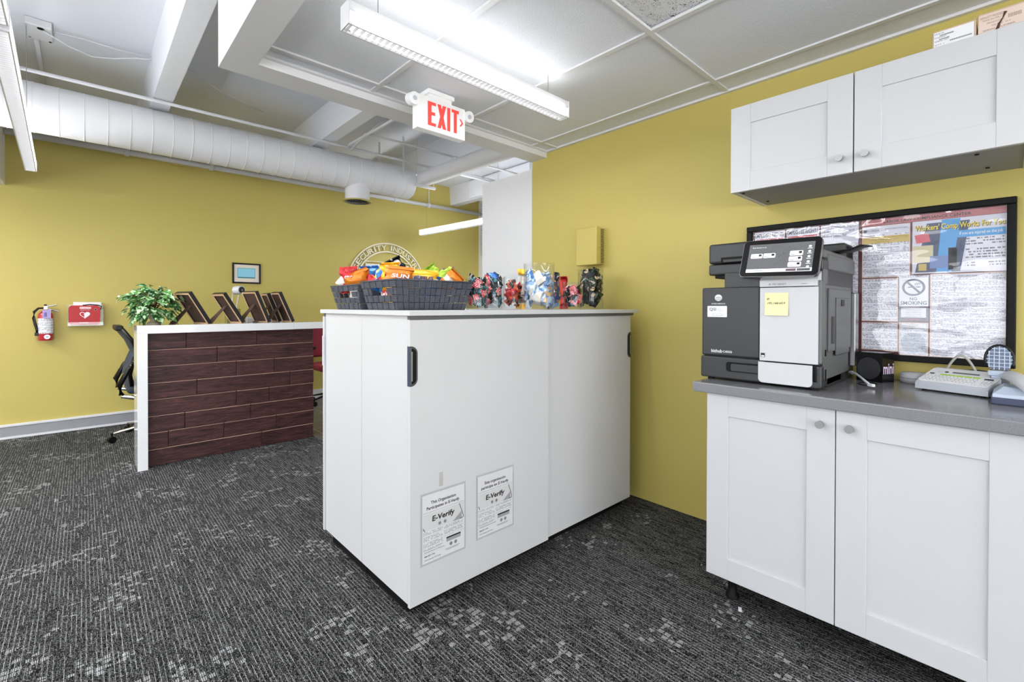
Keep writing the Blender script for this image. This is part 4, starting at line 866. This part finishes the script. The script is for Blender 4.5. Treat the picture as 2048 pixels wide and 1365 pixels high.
sb(690, 566, 2.22, .06, .07, .03, SN_WH, .9, .2, 'pale cream snack bag low at the left of the farther basket', BG2)
sb(748, 566, 2.12, .07, .09, .04, SN_RED, 1.2, .4, 'small red snack bag lying low between orange and yellow bags', BG2, m2=SN_OR, band=(.4, .7))
sb(728, 560, 2.16, .085, .12, .035, SN_OR, .5, .5, 'orange snack bag upright between red and blue bags', BG2)
sb(688, 589, 2.05, .08, .09, .02, SN_WH, 0, 0, 'white snack bag seen through the farther basket handle hole', BG2, yaw=-1.57).location = (.945, 2.125, 1.24)
sb(795, 547, 1.88, .095, .14, .045, SN_BK, .5, -.1, 'black and silver snack bag sticking up highest in the nearer basket', BG1)
sb(798, 553, 1.75, .12, .085, .045, SN_OR, -.08, .2, 'orange chip bag with white lettering in the nearer basket', BG1, 'SUN', PAPER)
sb(782, 553, 1.80, .08, .12, .04, SN_YE, .1, .2, 'yellow chip bag with red round badge in the nearer basket', BG1, None, None, logo=mat('badge_red', 'c8232a', .4))
sb(845, 557, 1.75, .14, .075, .04, SN_YE, -.03, .2, 'yellow and white ridged chip bag lying along the nearer basket rim', BG1, 'RUFFLES', mat('badge_blue', '2c3f86', .4), m2=SN_WH, band=(.2, .5))
sb(866, 556, 1.84, .09, .12, .04, SN_GR, .7, .3, 'lime green snack bag in the nearer basket', BG1)
sb(882, 557, 1.78, .075, .12, .035, SN_GR, -1.2, .3, 'second lime green snack bag lying right of the first', BG1)
sb(900, 564, 1.73, .085, .11, .045, SN_OR, -.7, .4, 'orange puffed snack bag at the right end of the nearer basket', BG1, m2=SN_WH, band=(.4, .6))
sb(770, 560, 1.85, .09, .12, .04, SN_BL, -.4, .2, 'dark blue snack bag at the left end of the nearer basket', BG1)
sb(776, 563, 1.82, .06, .08, .03, SN_RED, .8, .4, 'red snack bag low at the left end of the nearer basket', BG1)
sb(757, 583, 1.80, .085, .10, .022, SN_YE, 0, 0, 'yellow snack bag with red lettering seen through the nearer handle hole', BG1, "Lay's", PAPER, logo=mat('badge_red', 'c8232a', .4), yaw=-1.57).location = (.945, 1.792, 1.245)
sb(820, 577, 1.80, .11, .15, .05, SN_WH, .3, .9, 'cream snack bag buried low in the middle of the nearer basket', BG1)
sb(875, 577, 1.80, .11, .15, .05, SN_BL, -.3, .9, 'blue snack bag buried low at the right of the nearer basket', BG1)
# ---- jars with candy
def jar(label, cx, cy, r, h):
    t = thing('jar', label, 'jar', (cx, cy, ZT), 0, 'clear candy jars'); b = MB(Tr(cx, cy, ZT)); w = .0028
    b.lathe([(.001, .0005), (r*.86, .0005), (r*.97, .004), (r, .014), (r, h-.002), (r-.001, h), (r-w+.0005, h), (r-w, h-.002), (r-w, .016), (r*.84, .007), (.001, .007)], ACRYL, None, 40, False); part('glass', b, t); return t
def candy_proto(name, w, h, th, m, seed):
    o = bag_mesh(name, w, h, th, m, None, seed, nu=6, nv=8); weld(o); return o
def fill(cx, cy, r, z0, z1, n, protos, label, group, size=.05, upright=False, seed=1):
    rnd = random.Random(seed)
    for i in range(n):
        src, first = protos[i % len(protos)]
        o = src if not first['used'] else src.copy()
        if first['used']: COL.objects.link(o)
        first['used'] = True
        k = (i+.5)/n; rad = (r-.018)*math.sqrt(rnd.random()); a = rnd.uniform(0, 2*pi)
        if i % 3: rad = (r-.013)*rnd.uniform(.86, 1)
        o.location = (cx+rad*cos(a), cy+rad*sin(a), z0+(z1-z0)*k)
        if upright: o.rotation_euler = (pi/2+rnd.uniform(-.25, .25), rnd.uniform(-.25, .25), rnd.uniform(0, 6.28))
        else: o.rotation_euler = (pi/2+rnd.uniform(-.3, .3), rnd.uniform(-1.4, 1.4), a+pi/2+rnd.uniform(-.25, .25))
        tag(o, first['c']+' wrapped candy'+label[label.rindex(' in the '):], 'candy', group)
def P(w, h, th, mats, seed):
    names = {SN_RED: 'red', SN_BL: 'blue', SN_WH: 'white', SN_BK: 'black and silver', SN_PU: 'purple', SN_SI: 'silver printed', SN_TE: 'teal and black', SN_DK: 'dark green', SN_OB: 'blue and orange', SN_OK: 'orange and black', SN_LB: 'pale blue', SN_TN: 'tan', SN_BE: 'black and cream', SN_DOT: 'red polka-dot'}
    return [(candy_proto('wrapped_candy', w, h, th, m, seed+i), {'used': False, 'c': names[m]}) for i, m in enumerate(mats)]
J = [  # key, jar label, cx, cy, r, h
 ('a', 'tall clear jar of silver and black bars behind the nearer basket', 1.505, 2.15, .053, .225),
 ('b', 'clear jar of black and white bars between basket and white partition', 1.575, 2.0, .049, .165),
 ('c', 'clear jar of teal and red-dotted candy touching the nearer basket end', 1.338, 1.68, .052, .150),
 ('d', 'second clear jar of teal and red-dotted candy, next right of the first', 1.493, 1.74, .050, .158),
 ('e', 'clear jar topped with purple wrappers behind the dotted-candy jars', 1.665, 1.95, .053, .18),
 ('f', 'clear jar of orange wrappers holding the white jerky pouch', 1.705, 1.83, .050, .178),
 ('g', 'biggest clear jar with pale blue wrappers, front centre', 1.728, 1.655, .080, .238),
 ('h', 'clear jar of blue and orange wrappers right behind the biggest jar', 2.05, 1.86, .052, .205),
 ('i', 'short clear jar of red-dotted candy at the front right', 1.996, 1.655, .056, .152),
 ('j', 'tall clear jar of dark green and cream wrappers, rightmost', 2.345, 1.80, .080, .252)]
JP = {k: (cx, cy, r, h) for k, l, cx, cy, r, h in J}
for k, l, cx, cy, r, h in J: jar(l, cx, cy, r, h)
def F(k, f0, f1, n, protos, label, upright=False, seed=1):
    cx, cy, r, h = JP[k]; fill(cx, cy, r, ZT+.02+h*f0, ZT+h*f1, n, protos, label, 'wrapped candy'+label[label.rindex(' in the '):], upright=upright, seed=seed)
F('a', .3, .85, 14, P(.03, .11, .012, [SN_SI, SN_SI, SN_BK], 10), 'silver and black wrapped bar in the tall jar behind the baskets', True, 3)
F('b', .3, .95, 12, P(.03, .09, .012, [SN_BK, SN_SI], 20), 'black and white wrapped bar in the jar left of the partition', True, 4)
F('c', .1, .86, 30, P(.04, .045, .016, [SN_TE, SN_BK, SN_DOT, SN_TE], 30), 'small teal or red-dotted wrapped candy in the jar touching the basket', seed=5)
F('d', .1, .95, 30, P(.04, .045, .016, [SN_BK, SN_DOT, SN_TE, SN_SI], 40), 'small dark or red-dotted wrapped candy in the second dotted jar', seed=6)
F('e', .2, 1.05, 24, P(.042, .05, .016, [SN_PU, SN_BK, SN_BL], 50), 'purple or black wrapped candy in the jar behind the dotted jars', seed=7)
F('f', .12, .75, 22, P(.04, .06, .016, [SN_OK, SN_RED, SN_OK], 60), 'orange and black wrapped candy in the jar with the jerky pouch', seed=8)
F('g', .12, .72, 48, P(.055, .07, .018, [SN_LB, SN_BL, SN_LB, SN_WH, SN_TN], 70), 'pale blue or tan wrapped candy in the biggest jar', seed=9)
F('h', .05, .95, 20, P(.05, .065, .016, [SN_OB, SN_BL, SN_OB, SN_BK], 80), 'blue and orange wrapped candy in the jar behind the biggest jar', seed=10)
F('i', .12, .75, 28, P(.042, .046, .016, [SN_TE, SN_DOT, SN_BK, SN_DOT], 90), 'small dark or red-dotted wrapped candy in the short front right jar', seed=11)
F('j', .1, .9, 54, P(.05, .07, .018, [SN_DK, SN_BE, SN_DK, SN_BK], 100), 'dark green or cream wrapped candy in the rightmost tall jar', seed=12)
# pouches
BRN = mat('jerky_brown', '4a2a28', .5); ORB = mat('badge_orange', 'd8683a', .4); MRN = mat('maroon_strip', '6a2733', .4)
o = bag_mesh('snack_pouch', .075, .125, .018, SN_WH, None, 301); weld(o); o.location = at_y(1038, 585, 1.80); o.rotation_euler = (Matrix.Rotation(-.7, 3, 'Z') @ face).to_euler(); tag(o, 'white jerky pouch with orange round badge standing in the orange-wrapper jar', 'snack bag')
b = MB(); b.lathe([(.014, 0), (.001, .001)], ORB, Tr(0, .018, .011), 20, False); b.text('GOLDEN', -.022, .022, .036, .044, BRN, None, .012); b.text('ISLAND', -.022, .022, -.008, 0, BRN, None, .012); b.quad(-.03, .03, -.02, -.012, .011, MRN); b.text('BEEF JERKY', -.026, .026, -.018, -.014, PAPER, None, .0115)
for i in range(7): b.rrect(-.03+.018*(i % 4), -.016+.018*(i % 4), -.05+.014*(i//4), -.038+.014*(i//4), .003, .009, .012, BRN)
b.build('lettering', o)
o = bag_mesh('snack_pouch', .055, .232, .014, SN_YE, SN_WH, 302, band=(.5, .8)); weld(o); o.location = (at_y(1043, 552, 1.93).x, 1.93, ZT+.118); o.rotation_euler = (Matrix.Rotation(-.5, 3, 'Z') @ face @ Matrix.Rotation(-.05, 3, 'Z')).to_euler(); tag(o, 'orange-yellow pouch sticking up behind the biggest jar', 'snack bag')
o = bag_mesh('snack_pouch', .06, .212, .016, SN_RED, None, 303); weld(o); o.location = (at_y(1127, 570, 1.98).x, 1.98, ZT+.108); o.rotation_euler = (Matrix.Rotation(-.5, 3, 'Z') @ face @ Matrix.Rotation(.05, 3, 'Z')).to_euler(); tag(o, 'red pouch showing above the short front right jar', 'snack bag')
# ================================================================ RECEPTION DESK
t = thing('reception_desk', 'white reception desk with dark stained wood plank front', 'desk', (1.2, 4.4, 0))
GW = mat('glossy_white_slab', 'ececee', .12, coat=.5)
b = MB(); b.box(.287, 1.361, 4.278, 4.57, .998, 1.058, GW, .002); b.box(1.3625, 2.15, 4.278, 4.57, 1.0, 1.058, GW, .002); part('counter_slab', b, t, 'glossy white counter slab')
b = MB(); b.box(.287, .347, 4.278, 4.57, 0, .9975, GW, .002); part('end_leg', b, t, 'glossy white end leg')
b = MB(); b.box(2.09, 2.15, 4.30, 4.57, 0, .9995, GW, .002); part('end_leg', b, t)
b = MB(); X0 = .349; X1 = 1.553; rows = 8; rh = .996/rows
jo = [(1122, 1548), (1308,), (1424, 1652), (1185, 1747), (1424, 1620), (1113, 1508), (1012, 1348, 1665), (1575,)]
rnd = random.Random(4)
b.box(X0, X1, 4.375, 4.395, 0, .996, mat('plank_backing', '5c3c38', .7))
for i, js in enumerate(jo):
    z1 = .996-i*rh; z0 = z1-rh; cuts = [X0]+[at_y(j/3.012, 700, 4.36).x for j in js]+[X1+rnd.choice((0, .004))]
    for a, c in zip(cuts[:-1], cuts[1:]):
        yo = rnd.uniform(0, .006); b.box(a+.0012, c-.0012, 4.356+yo, 4.376, z0+.0015, z1-.0015, CEDAR, .0025, seg=1)
        b.box(a+.003, c-.003, 4.3562+yo, 4.374, z1-.0028, z1-.0002, CEDARE)
part('plank_front', b, t, 'dark brown plank cladding')
b = MB(); b.box(.36, 1.5, 4.40, 4.98, .70, .73, WHITE); part('work_surface', b, t, 'lower inner work surface')
# photo frames seen from behind
FB = mat('frame_black', '1b1b20', .3); FT = mottled('pale_wood', 'c89f78', 'd8b58f', 30, .6, .1); FBK = mottled('brown_backing', '3d2a26', '4a332d', 60, .6, .2)
def pframe(label, bx, by, w, L, lean, yaw, tan=True, bw=.016):
    t = thing('photo_frame', label, 'photo frame', (bx, by, 1.058), 0, 'easel-back photo frames on the counter')
    wd = Vector((sin(yaw), cos(yaw), 0)); nrm = Vector((cos(yaw), -sin(yaw), 0)); up = Vector((0, 0, 1))*cos(lean)-nrm*sin(lean)
    Mx = Matrix((wd, up, wd.cross(up))).transposed().to_4x4(); Mx.translation = Vector((bx, by, 1.0585+.004))
    dn = wd.cross(up); sgn = -1 if dn.dot(nrm) > 0 else 1     # sgn: direction of the back side on local z
    b = MB(Mx); T = .018
    def bx_(x0, x1, y0, y1, z0, z1, m): b.box(x0, x1, y0, y1, min(z0*sgn, z1*sgn), max(z0*sgn, z1*sgn), m, .001, seg=1)
    for a, c, d, e in ((0, bw, 0, L), (w-bw, w, 0, L), (bw, w-bw, 0, bw), (bw, w-bw, L-bw, L)):
        bx_(a, c, d, e, -.019, .010, FB); bx_(a+.002, c-.002, d+.002, e-.002, .010, .0135, FT)
    part('frame_border', b, t)
    b = MB(Mx); bx_(bw-.002, w-bw+.002, bw-.002, L-bw+.002, .001, .005, FBK); part('back_panel', b, t, 'brown fibre backing')
    b = MB()
    ctr = Mx @ Vector((w/2, L*.60, .006*sgn)); ft = ctr-nrm*.0; d = L*.6*cos(lean)
    foot = Vector((ctr.x, ctr.y, 1.0600))-nrm*(L*.45) ; side = wd*.030
    n2 = (foot-ctr).cross(wd).normalized()*.0015
    b.add([ctr-side*.7, ctr+side*.7, foot+side*1.6, foot-side*1.6, ctr-side*.7+n2, ctr+side*.7+n2, foot+side*1.6+n2, foot-side*1.6+n2], [(0, 1, 2, 3), (4, 5, 6, 7), (0, 1, 5, 4), (1, 2, 6, 5), (2, 3, 7, 6), (3, 0, 4, 7)], FBK); part('easel_leg', b, t); return t
pframe('leftmost easel-back photo frame leaning on the counter beside the plant', .745, 4.35, .20, .285, .55, -.35)
pframe('second easel-back photo frame from the plant', .982, 4.35, .18, .285, .56, -.28, bw=.019)
pframe('middle easel-back photo frame, wide with dark top edge', 1.180, 4.35, .22, .285, .40, -.25)
pframe('small easel-back photo frame standing behind between the two right ones', 1.300, 4.47, .14, .27, .38, -.1)
pframe('rightmost easel-back photo frame on the counter', 1.375, 4.35, .15, .285, .43, -.2)
t = thing('security_camera', 'small white round camera on a thin wire stand behind the frames', 'camera', (1.03, 4.75, 1.058))
b = MB(); b.cyl((1.02, 4.79, 1.345), (1.055, 4.73, 1.347), .038, WHITED, 28); part('shell', b, t)
b = MB(); b.cyl((1.0548, 4.7303, 1.347), (1.057, 4.7265, 1.347), .029, BLACK, 24); b.cyl((1.057, 4.7265, 1.347), (1.0585, 4.724, 1.347), .011, MIDG, 14); part('lens', b, t)
b = MB(); b.tube([(.995, 4.78, 1.32), (.985, 4.78, 1.19), (.983, 4.78, 1.17)], .004, WHITED, 8); b.tube([(1.04, 4.76, 1.32), (1.02, 4.76, 1.19), (1.015, 4.76, 1.17)], .004, WHITED, 8); part('stand', b, t)
t = thing('olive_box', 'olive upright block behind the middle photo frames holding the camera', 'box', (.99, 4.77, .73)); b = MB(); b.box(.94, 1.045, 4.73, 4.83, .73, 1.178, mottled('dark_olive', '7d7434', '877d3a', 5, .5, .05), .002); part('shell', b, t)
t = thing('binder', 'white flat case standing behind the right photo frames', 'case', (1.24, 4.74, .73)); b = MB(); b.box(1.09, 1.39, 4.70, 4.80, .73, 1.10, WHITE, .006); part('shell', b, t)
# ================================================================ PLANT
t = thing('potted_plant', 'bushy variegated plant in a small stone urn on the counter end', 'plant', (.395, 4.42, 1.058))
b = MB(); b.lathe([(.045, 0), (.047, .008), (.04, .016), (.024, .026), (.02, .036), (.03, .05), (.052, .07), (.06, .095), (.062, .115), (.056, .118), (.05, .11), (.001, .10)], mottled('urn_stone', 'a59a84', '8d836f', 25, .7, .3), Tr(.395, 4.42, 1.0583), 28); part('urn', b, t, 'beige stone urn')
def leafm():
    t = MT('variegated_leaf', '3f7a3c', .35); r = t.island(); x, y, z = t.xyz()
    a = t.mix(r, '1f5a2a', '5f9a48'); c = t.mix(t.noise(42, 2).gt(.54), a, 'bfd8b0'); t.color(c); return t.m
LEAF = leafm(); rnd = random.Random(12)
bl = MB(); bs = MB(); c = Vector((.395, 4.42, 1.195))
def leaf(b, p, d, size, droop):
    d = d.normalized(); side_ = d.cross(Vector((0, 0, 1)));
    if side_.length < .1: side_ = Vector((1, 0, 0))
    side_.normalize(); up = side_.cross(d).normalized(); rows_ = [(0, .0), (.08, .55), (.22, 1.0), (.42, .92), (.65, .6), (.85, .25), (1, 0)]
    v = []; roll = rnd.uniform(-.5, .5); s2 = side_*cos(roll)+up*sin(roll); u2 = s2.cross(d)
    for tt, w in rows_:
        ctr = p+d*(tt*size)+Vector((0, 0, -droop*size*tt*tt))
        for q in (-1, 0, 1): v.append(ctr+s2*(q*w*size*.40)+u2*(abs(q)*.10*size*w))
    f = [(i*3+j, i*3+j+1, (i+1)*3+j+1, (i+1)*3+j) for i in range(6) for j in range(2)]
    b.add(v, f, LEAF, True)
for i in range(210):
    th = rnd.uniform(0, 2*pi); el = rnd.uniform(-.75, 1.35); d = Vector((cos(th)*cos(el), sin(th)*cos(el), sin(el)))
    R = rnd.uniform(.07, .135)*(1.15 if el > 0 else 1); p = c+Vector((d.x*R*1.05, d.y*R*.9, d.z*R*1.05))
    if i % 3 == 0: bs.tube([c+Vector((0, 0, -.04)), c.lerp(p, .6)+Vector((0, 0, .02)), p], .0016, mat('stem_brown', '5c4a2c', .7), 5)
    leaf(bl, p, Vector((d.x, d.y, d.z*.3-rnd.uniform(0, .8))), rnd.uniform(.05, .082), rnd.uniform(0, .5))
for px, py in ((243, 591), (262, 586), (358, 590), (372, 600), (353, 612), (255, 618), (270, 640), (340, 640), (300, 573), (320, 574)):
    p = at_y(px, py, 4.42); bs.tube([c, c.lerp(p, .5)+Vector((0, 0, .03)), p], .0018, mat('stem_brown', '5c4a2c', .7), 5)
    for k in range(3): leaf(bl, p-Vector((0, 0, .01*k)), Vector((p.x-c.x+rnd.uniform(-.1, .1), -.05, rnd.uniform(-.15, .05))), rnd.uniform(.035, .05), .4)
part('foliage', bl, t); part('stems', bs, t)
# ================================================================ WALL ITEMS, LEFT
EXR = mat('extinguisher_red', 'b5303a', .25, coat=.4); EXL = printed('extinguisher_label', 'e6e6ea', '5a5a66', .009, .5, .02, 0); MUV = mat('mauve_tag', 'a596c4', .6)
yx = YF-.075; cx = -.252
t = thing('fire_extinguisher', 'red fire extinguisher with black hose hung on the olive wall', 'fire extinguisher', (cx, yx, .88))
b = MB(); b.lathe([(.046, .880), (.052, .888), (.052, 1.10), (.048, 1.125), (.03, 1.148), (.018, 1.155), (.018, 1.17)], EXR, Tr(cx, yx, 0), 32); part('cylinder', b, t)
b = MB(); b.lathe([(.0525, .945), (.0525, 1.085)], EXL, Tr(cx, yx, 0), 32, False); part('label', b, t, 'white instruction label')
b = MB(); b.lathe([(.021, 0), (.001, .0004)], PAPER, frame((cx+.012, yx-.0535, .915), (1, 0, 0), (0, 0, 1)), 20, False); b.box(cx+.004, cx+.02, yx-.0545, yx-.0538, .911, .918, GINK); part('badge', b, t, 'white oval badge')
b = MB(); b.box(cx-.012, cx+.016, yx-.012, yx+.012, 1.165, 1.20, CHROME, .003); b.box(cx-.01, cx+.01, yx-.014, yx+.01, 1.20, 1.215, BLACK, .003); b.cyl((cx, yx, 1.19), (cx+.075, yx-.02, 1.212), .0065, CHROME, 8); b.cyl((cx, yx, 1.175), (cx+.09, yx-.02, 1.15), .0075, CHROME, 8); part('valve_handle', b, t, 'chrome valve and levers')
b = MB(); b.tube([(cx-.012, yx-.01, 1.18), (cx-.045, yx-.015, 1.178), (cx-.072, yx-.015, 1.145), (cx-.076, yx-.015, 1.09), (cx-.066, yx-.015, 1.03), (cx-.055, yx-.015, .985), (cx-.05, yx-.015, .94)], [.007, .009, .011, .011, .011, .011, .013], BLACK, 10); b.box(cx-.07, cx-.04, yx-.03, yx, .925, .955, BLACK, .003); part('hose', b, t)
b = MB(); b.box(cx-.018, cx+.038, yx-.058, yx-.0565, 1.085, 1.165, MUV); b.box(cx-.006, cx+.012, yx-.0588, yx-.0582, 1.10, 1.14, mat('tag_violet', '6f5f9c', .6)); part('inspection_tag', b, t, 'mauve inspection tag')
b = MB(); b.box(cx-.01, cx+.01, yx+.05, YF, .95, 1.18, BLACK); part('wall_bracket', b, t)
# defibrillator
REDC = mottled('red_nylon_case', 'b01c22', 'a5181e', 40, .5, .3, 300)
t = thing('defibrillator', 'red defibrillator case with white heart in a clear wall holder', 'defibrillator', (.015, YF, 1.0))
b = MB(); b.rrect(-.098, .125, 1.020, 1.205, .03, 0, .07, REDC, Matrix(((1, 0, 0, 0), (0, 0, 1, YF-.095), (0, 1, 0, 0), (0, 0, 0, 1)))); part('case', b, t)
AF = frame((-.098, YF-.0962, 0), (1, 0, 0), (0, 0, 1)); b = MB(AF)
hp = [(.114+.0023*16*sin(a)**3, 1.115+.0023*(13*cos(a)-5*cos(2*a)-2*cos(3*a)-cos(4*a))) for a in [2*pi*i/40 for i in range(40)]]
b.prism(hp, 0, .0008, PAPER); 
hp2 = [(.110+.0017*16*sin(a)**3, 1.116+.0018*(13*cos(a)-5*cos(2*a)-2*cos(3*a)-cos(4*a))) for a in [pi+pi*i/20 for i in range(21)]]
b.prism(hp2, .0008, .0012, REDC); b.prism([(.118, 1.138), (.103, 1.116), (.113, 1.119), (.106, 1.098), (.125, 1.122), (.114, 1.12)], .0012, .0016, PAPER)
b.rrect(.078, .158, 1.172, 1.192, .002, 0, .0008, mat('pale_pink', 'f0d9d9', .5)); b.text('Call 911', .102, .154, 1.177, 1.187, mat('badge_red', 'c8232a', .4), None, .001, bold=.02); b.lathe([(.005, 0), (.003, .0003)], mat('badge_red', 'c8232a', .4), Tr(.088, 1.182, .001), 14, False)
b.text('HEARTSTART', .082, .150, 1.157, 1.164, PAPER, None, 0); b.text('PHILIPS', .078, .135, 1.033, 1.044, PAPER, None, 0, bold=.02); b.lathe([(.011, 0), (.01, .001)], PAPER, Tr(.19, 1.166, 0), 18, False); b.lathe([(.0075, 0), (.007, .0014)], INK, Tr(.19, 1.166, 0), 18); part('case_print', b, t)
b = MB(); b.tube([(.0, YF-.08, 1.207), (.05, YF-.08, 1.214), (.11, YF-.08, 1.209), (.136, YF-.08, 1.195), (.13, YF-.08, 1.165)], .005, BLACK, 8); part('carry_strap', b, t)
b = MB(); b.box(-.066, .135, YF-.04, YF-.03, 1.19, 1.238, PAPER); part('booklet', b, t, 'white booklet behind the case')
b = MB()
for a, c, d, e, g, h in ((-.104, .148, YF-.1, YF, 1.008, 1.012), (-.106, -.103, YF-.1, YF, 1.008, 1.215), (.146, .149, YF-.1, YF, 1.008, 1.215), (-.104, .148, YF-.003, YF, 1.01, 1.215), (-.104, .148, YF-.1, YF-.0975, 1.01, 1.045)): b.box(a, c, d, e, g, h, ACRYL)
part('wall_holder', b, t, 'clear acrylic wall holder')
# certificate frame
t = thing('certificate_frame', 'small black framed certificate with light blue print on the far wall', 'picture', (1.42, YF, 1.47))
b = MB(); fz0, fz1, fx0, fx1 = 1.468, 1.708, 1.273, 1.571
for a, c, d, e in ((fx0, fx1, fz0, fz0+.018), (fx0, fx1, fz1-.018, fz1), (fx0, fx0+.018, fz0+.018, fz1-.018), (fx1-.018, fx1, fz0+.018, fz1-.018)): b.box(a, c, YF-.02, YF, d, e, BLACK, .002)
part('picture_frame', b, t)
b = MB(frame((fx0, YF-.008, fz0), (1, 0, 0), (0, 0, 1))); b.quad(.016, .282, .016, .224, 0, mat('cream_mat', 'e8dccf', .6)); b.quad(.052, .242, .062, .182, .0006, mat('teal_print', '4aa5b8', .4)); b.quad(.058, .236, .072, .176, .001, mat('sky_print', '8fd2e6', .4)); b.quad(.06, .234, .066, .076, .0014, mat('dark_teal', '3a6670', .4)); part('certificate', b, t)
# ================================================================ LOGO ON THE FAR WALL
CRM = mat('cream_dimensional_letters', 'e9e2c4', .35); t = thing('wall_logo', 'raised cream round SECURITY INDUSTRY logo on the far olive wall', 'sign', (3.24, YF, 1.51))
LF = frame((3.24, YF-.014, 1.512), (1, 0, 0), (0, 0, 1))
for r in (.597, .478):
    b = MB(LF); n = 96; v = []
    for rr_ in (r-.010, r+.010):
        for z in (0, .014): v += [(rr_*cos(2*pi*i/n), rr_*sin(2*pi*i/n), z) for i in range(n)]
    f = []
    for i in range(n):
        j = (i+1) % n; f += [(i, j, 2*n+j, 2*n+i), (n+i, n+j, 3*n+j, 3*n+i), (i, j, n+j, n+i), (2*n+i, 2*n+j, 3*n+j, 3*n+i)]
    b.add(v, f, CRM, False, Tr(0, 0, -.014) if False else None); part('ring', b, t)
b = MB(LF); s_ = 'SECURITY INDUSTRY'; a0, a1 = math.radians(158), math.radians(21)
wts = [.55 if ch == 'I' else (.7 if ch == ' ' else 1) for ch in s_]; tot = sum(wts); acc = 0
for ch, w in zip(s_, wts):
    a = a0+(a1-a0)*((acc+w/2)/tot); acc += w
    if ch == ' ': continue
    cw = .075*(.28 if ch == 'I' else 1); b.text(ch, -cw/2, cw/2, 0, .075, CRM, Rz(a-pi/2) @ Tr(0, .500, 0), 0, .014, .02)
part('lettering', b, t)
b = MB(LF); b.box(-.345, .335, -.36, .29, 0, .006, PAPER); b.box(-.345, .335, .318, .33, 0, .014, CRM); b.box(-.345, -.338, -.36, .33, 0, .014, CRM)
b.tube([(-.2, .23, .01), (-.1, .275, .01), (.05, .29, .01), (.3, .30, .01)], .007, CRM, 6); b.tube([(-.2, .23, .01), (-.21, .21, .01), (-.1, .20, .01), (.0, .19, .01)], .007, CRM, 6); part('emblem', b, t, 'white square emblem')
# ================================================================ CHAIRS
def caster_base(t, cx, cy, a0, m, R=.30):
    for k in range(5):
        a = a0+k*2*pi/5; d = Vector((cos(a), sin(a), 0)); b = MB()
        b.tube([Vector((cx, cy, .115)), Vector((cx, cy, .11))+d*.1, Vector((cx, cy, .08))+d*(R-.01)], [.022, .018, .013], m, 10, .8); lg = part('base_leg', b, t)
        b = MB(); p = Vector((cx, cy, .029))+d*R; s_ = d.cross(Vector((0, 0, 1)))
        b.cyl(p-s_*.022, p-s_*.006, .029, BLACK, 18); b.cyl(p+s_*.006, p+s_*.022, .029, BLACK, 18); b.cyl(p+Vector((0, 0, .02)), p+Vector((0, 0, .06)), .009, BLACK, 8); part('caster', b, lg)
t = thing('office_chair', 'black mesh-back swivel chair with chrome base half hidden by the desk', 'office chair', (.50, 5.43, 0))
NVF = mottled('navy_fabric', '343c4c', '2b3240', 60, .7, .2, 400)
caster_base(t, .50, 5.43, math.radians(196), CHROME, .33)
b = MB(); b.cyl((.5, 5.43, .1), (.5, 5.43, .42), .025, CHROME, 16); part('gas_lift', b, t)
b = MB(); b.box(.28, .76, 5.20, 5.66, .43, .50, NVF, .03, seg=4); part('seat', b, t)
SP = [(.30, .50), (.285, .60), (.31, .72), (.34, .80), (.30, .90), (.235, 1.0)]
b = MB(); b.grid(lambda u, v: (lambda k, q: ((SP[k][0]*(1-q)+SP[k+1][0]*q)-.0+.03*abs(2*u-1)**2, 5.22+.40*u, SP[k][1]*(1-q)+SP[k+1][1]*q))(min(int(v*5), 4), v*5-min(int(v*5), 4)), 8, 15, NVF)
b.grid(lambda u, v: (lambda k, q: ((SP[k][0]*(1-q)+SP[k+1][0]*q)-.03+.03*abs(2*u-1)**2, 5.22+.40*u, SP[k][1]*(1-q)+SP[k+1][1]*q))(min(int(v*5), 4), v*5-min(int(v*5), 4)), 8, 15, NVF)
for y in (5.22, 5.62): b.tube([(x+.015, y, z) for x, z in SP], .016, BLACK, 8)
b.box(.20, .26, 5.22, 5.62, .985, 1.03, BLACK, .012); part('backrest', b, t)
for y in (5.16, 5.70):
    b = MB(); b.tube([(.24, y, .44), (.225, y, .52), (.29, y, .66), (.33, y, .70)], [.02, .022, .018, .015], BLACK, 8); b.tube([(.24, y, .43), (.34, y, .40), (.45, y, .42)], .018, CHROME, 8); b.box(.30, .56, y-.035, y+.035, .69, .715, BLACK, .01); b.tube([(.25, y, .60), (.33, y, .72)], .012, CHROME, 8); part('armrest', b, t)
t = thing('office_chair', 'dark red fabric swivel chair seen in the gap right of the plank front', 'office chair', (2.28, 5.75, 0))
RDF = mottled('burgundy_fabric', '7c1a2a', '6d1524', 60, .8, .2, 400)
caster_base(t, 2.28, 5.75, math.radians(200), BLACK, .27)
b = MB(); b.cyl((2.28, 5.75, .1), (2.28, 5.75, .40), .025, BLACK, 14); part('gas_lift', b, t)
b = MB(); b.box(2.05, 2.51, 5.52, 5.98, .42, .50, RDF, .035, seg=4); part('seat', b, t)
b = MB(); b.box(2.07, 2.49, 5.93, 5.99, .56, .96, RDF, .055, seg=5); b.tube([(2.28, 5.98, .45), (2.28, 6.02, .6), (2.28, 5.99, .8)], .025, BLACK, 8); part('backrest', b, t)
for x in (2.0, 2.56):
    b = MB(); b.box(x-.035, x+.035, 5.60, 5.88, .69, .725, BLACK, .014); b.tube([(x, 5.85, .70), (x, 5.84, .58), (x+(.05 if x < 2.2 else -.05), 5.78, .46)], .018, BLACK, 8); part('armrest', b, t)
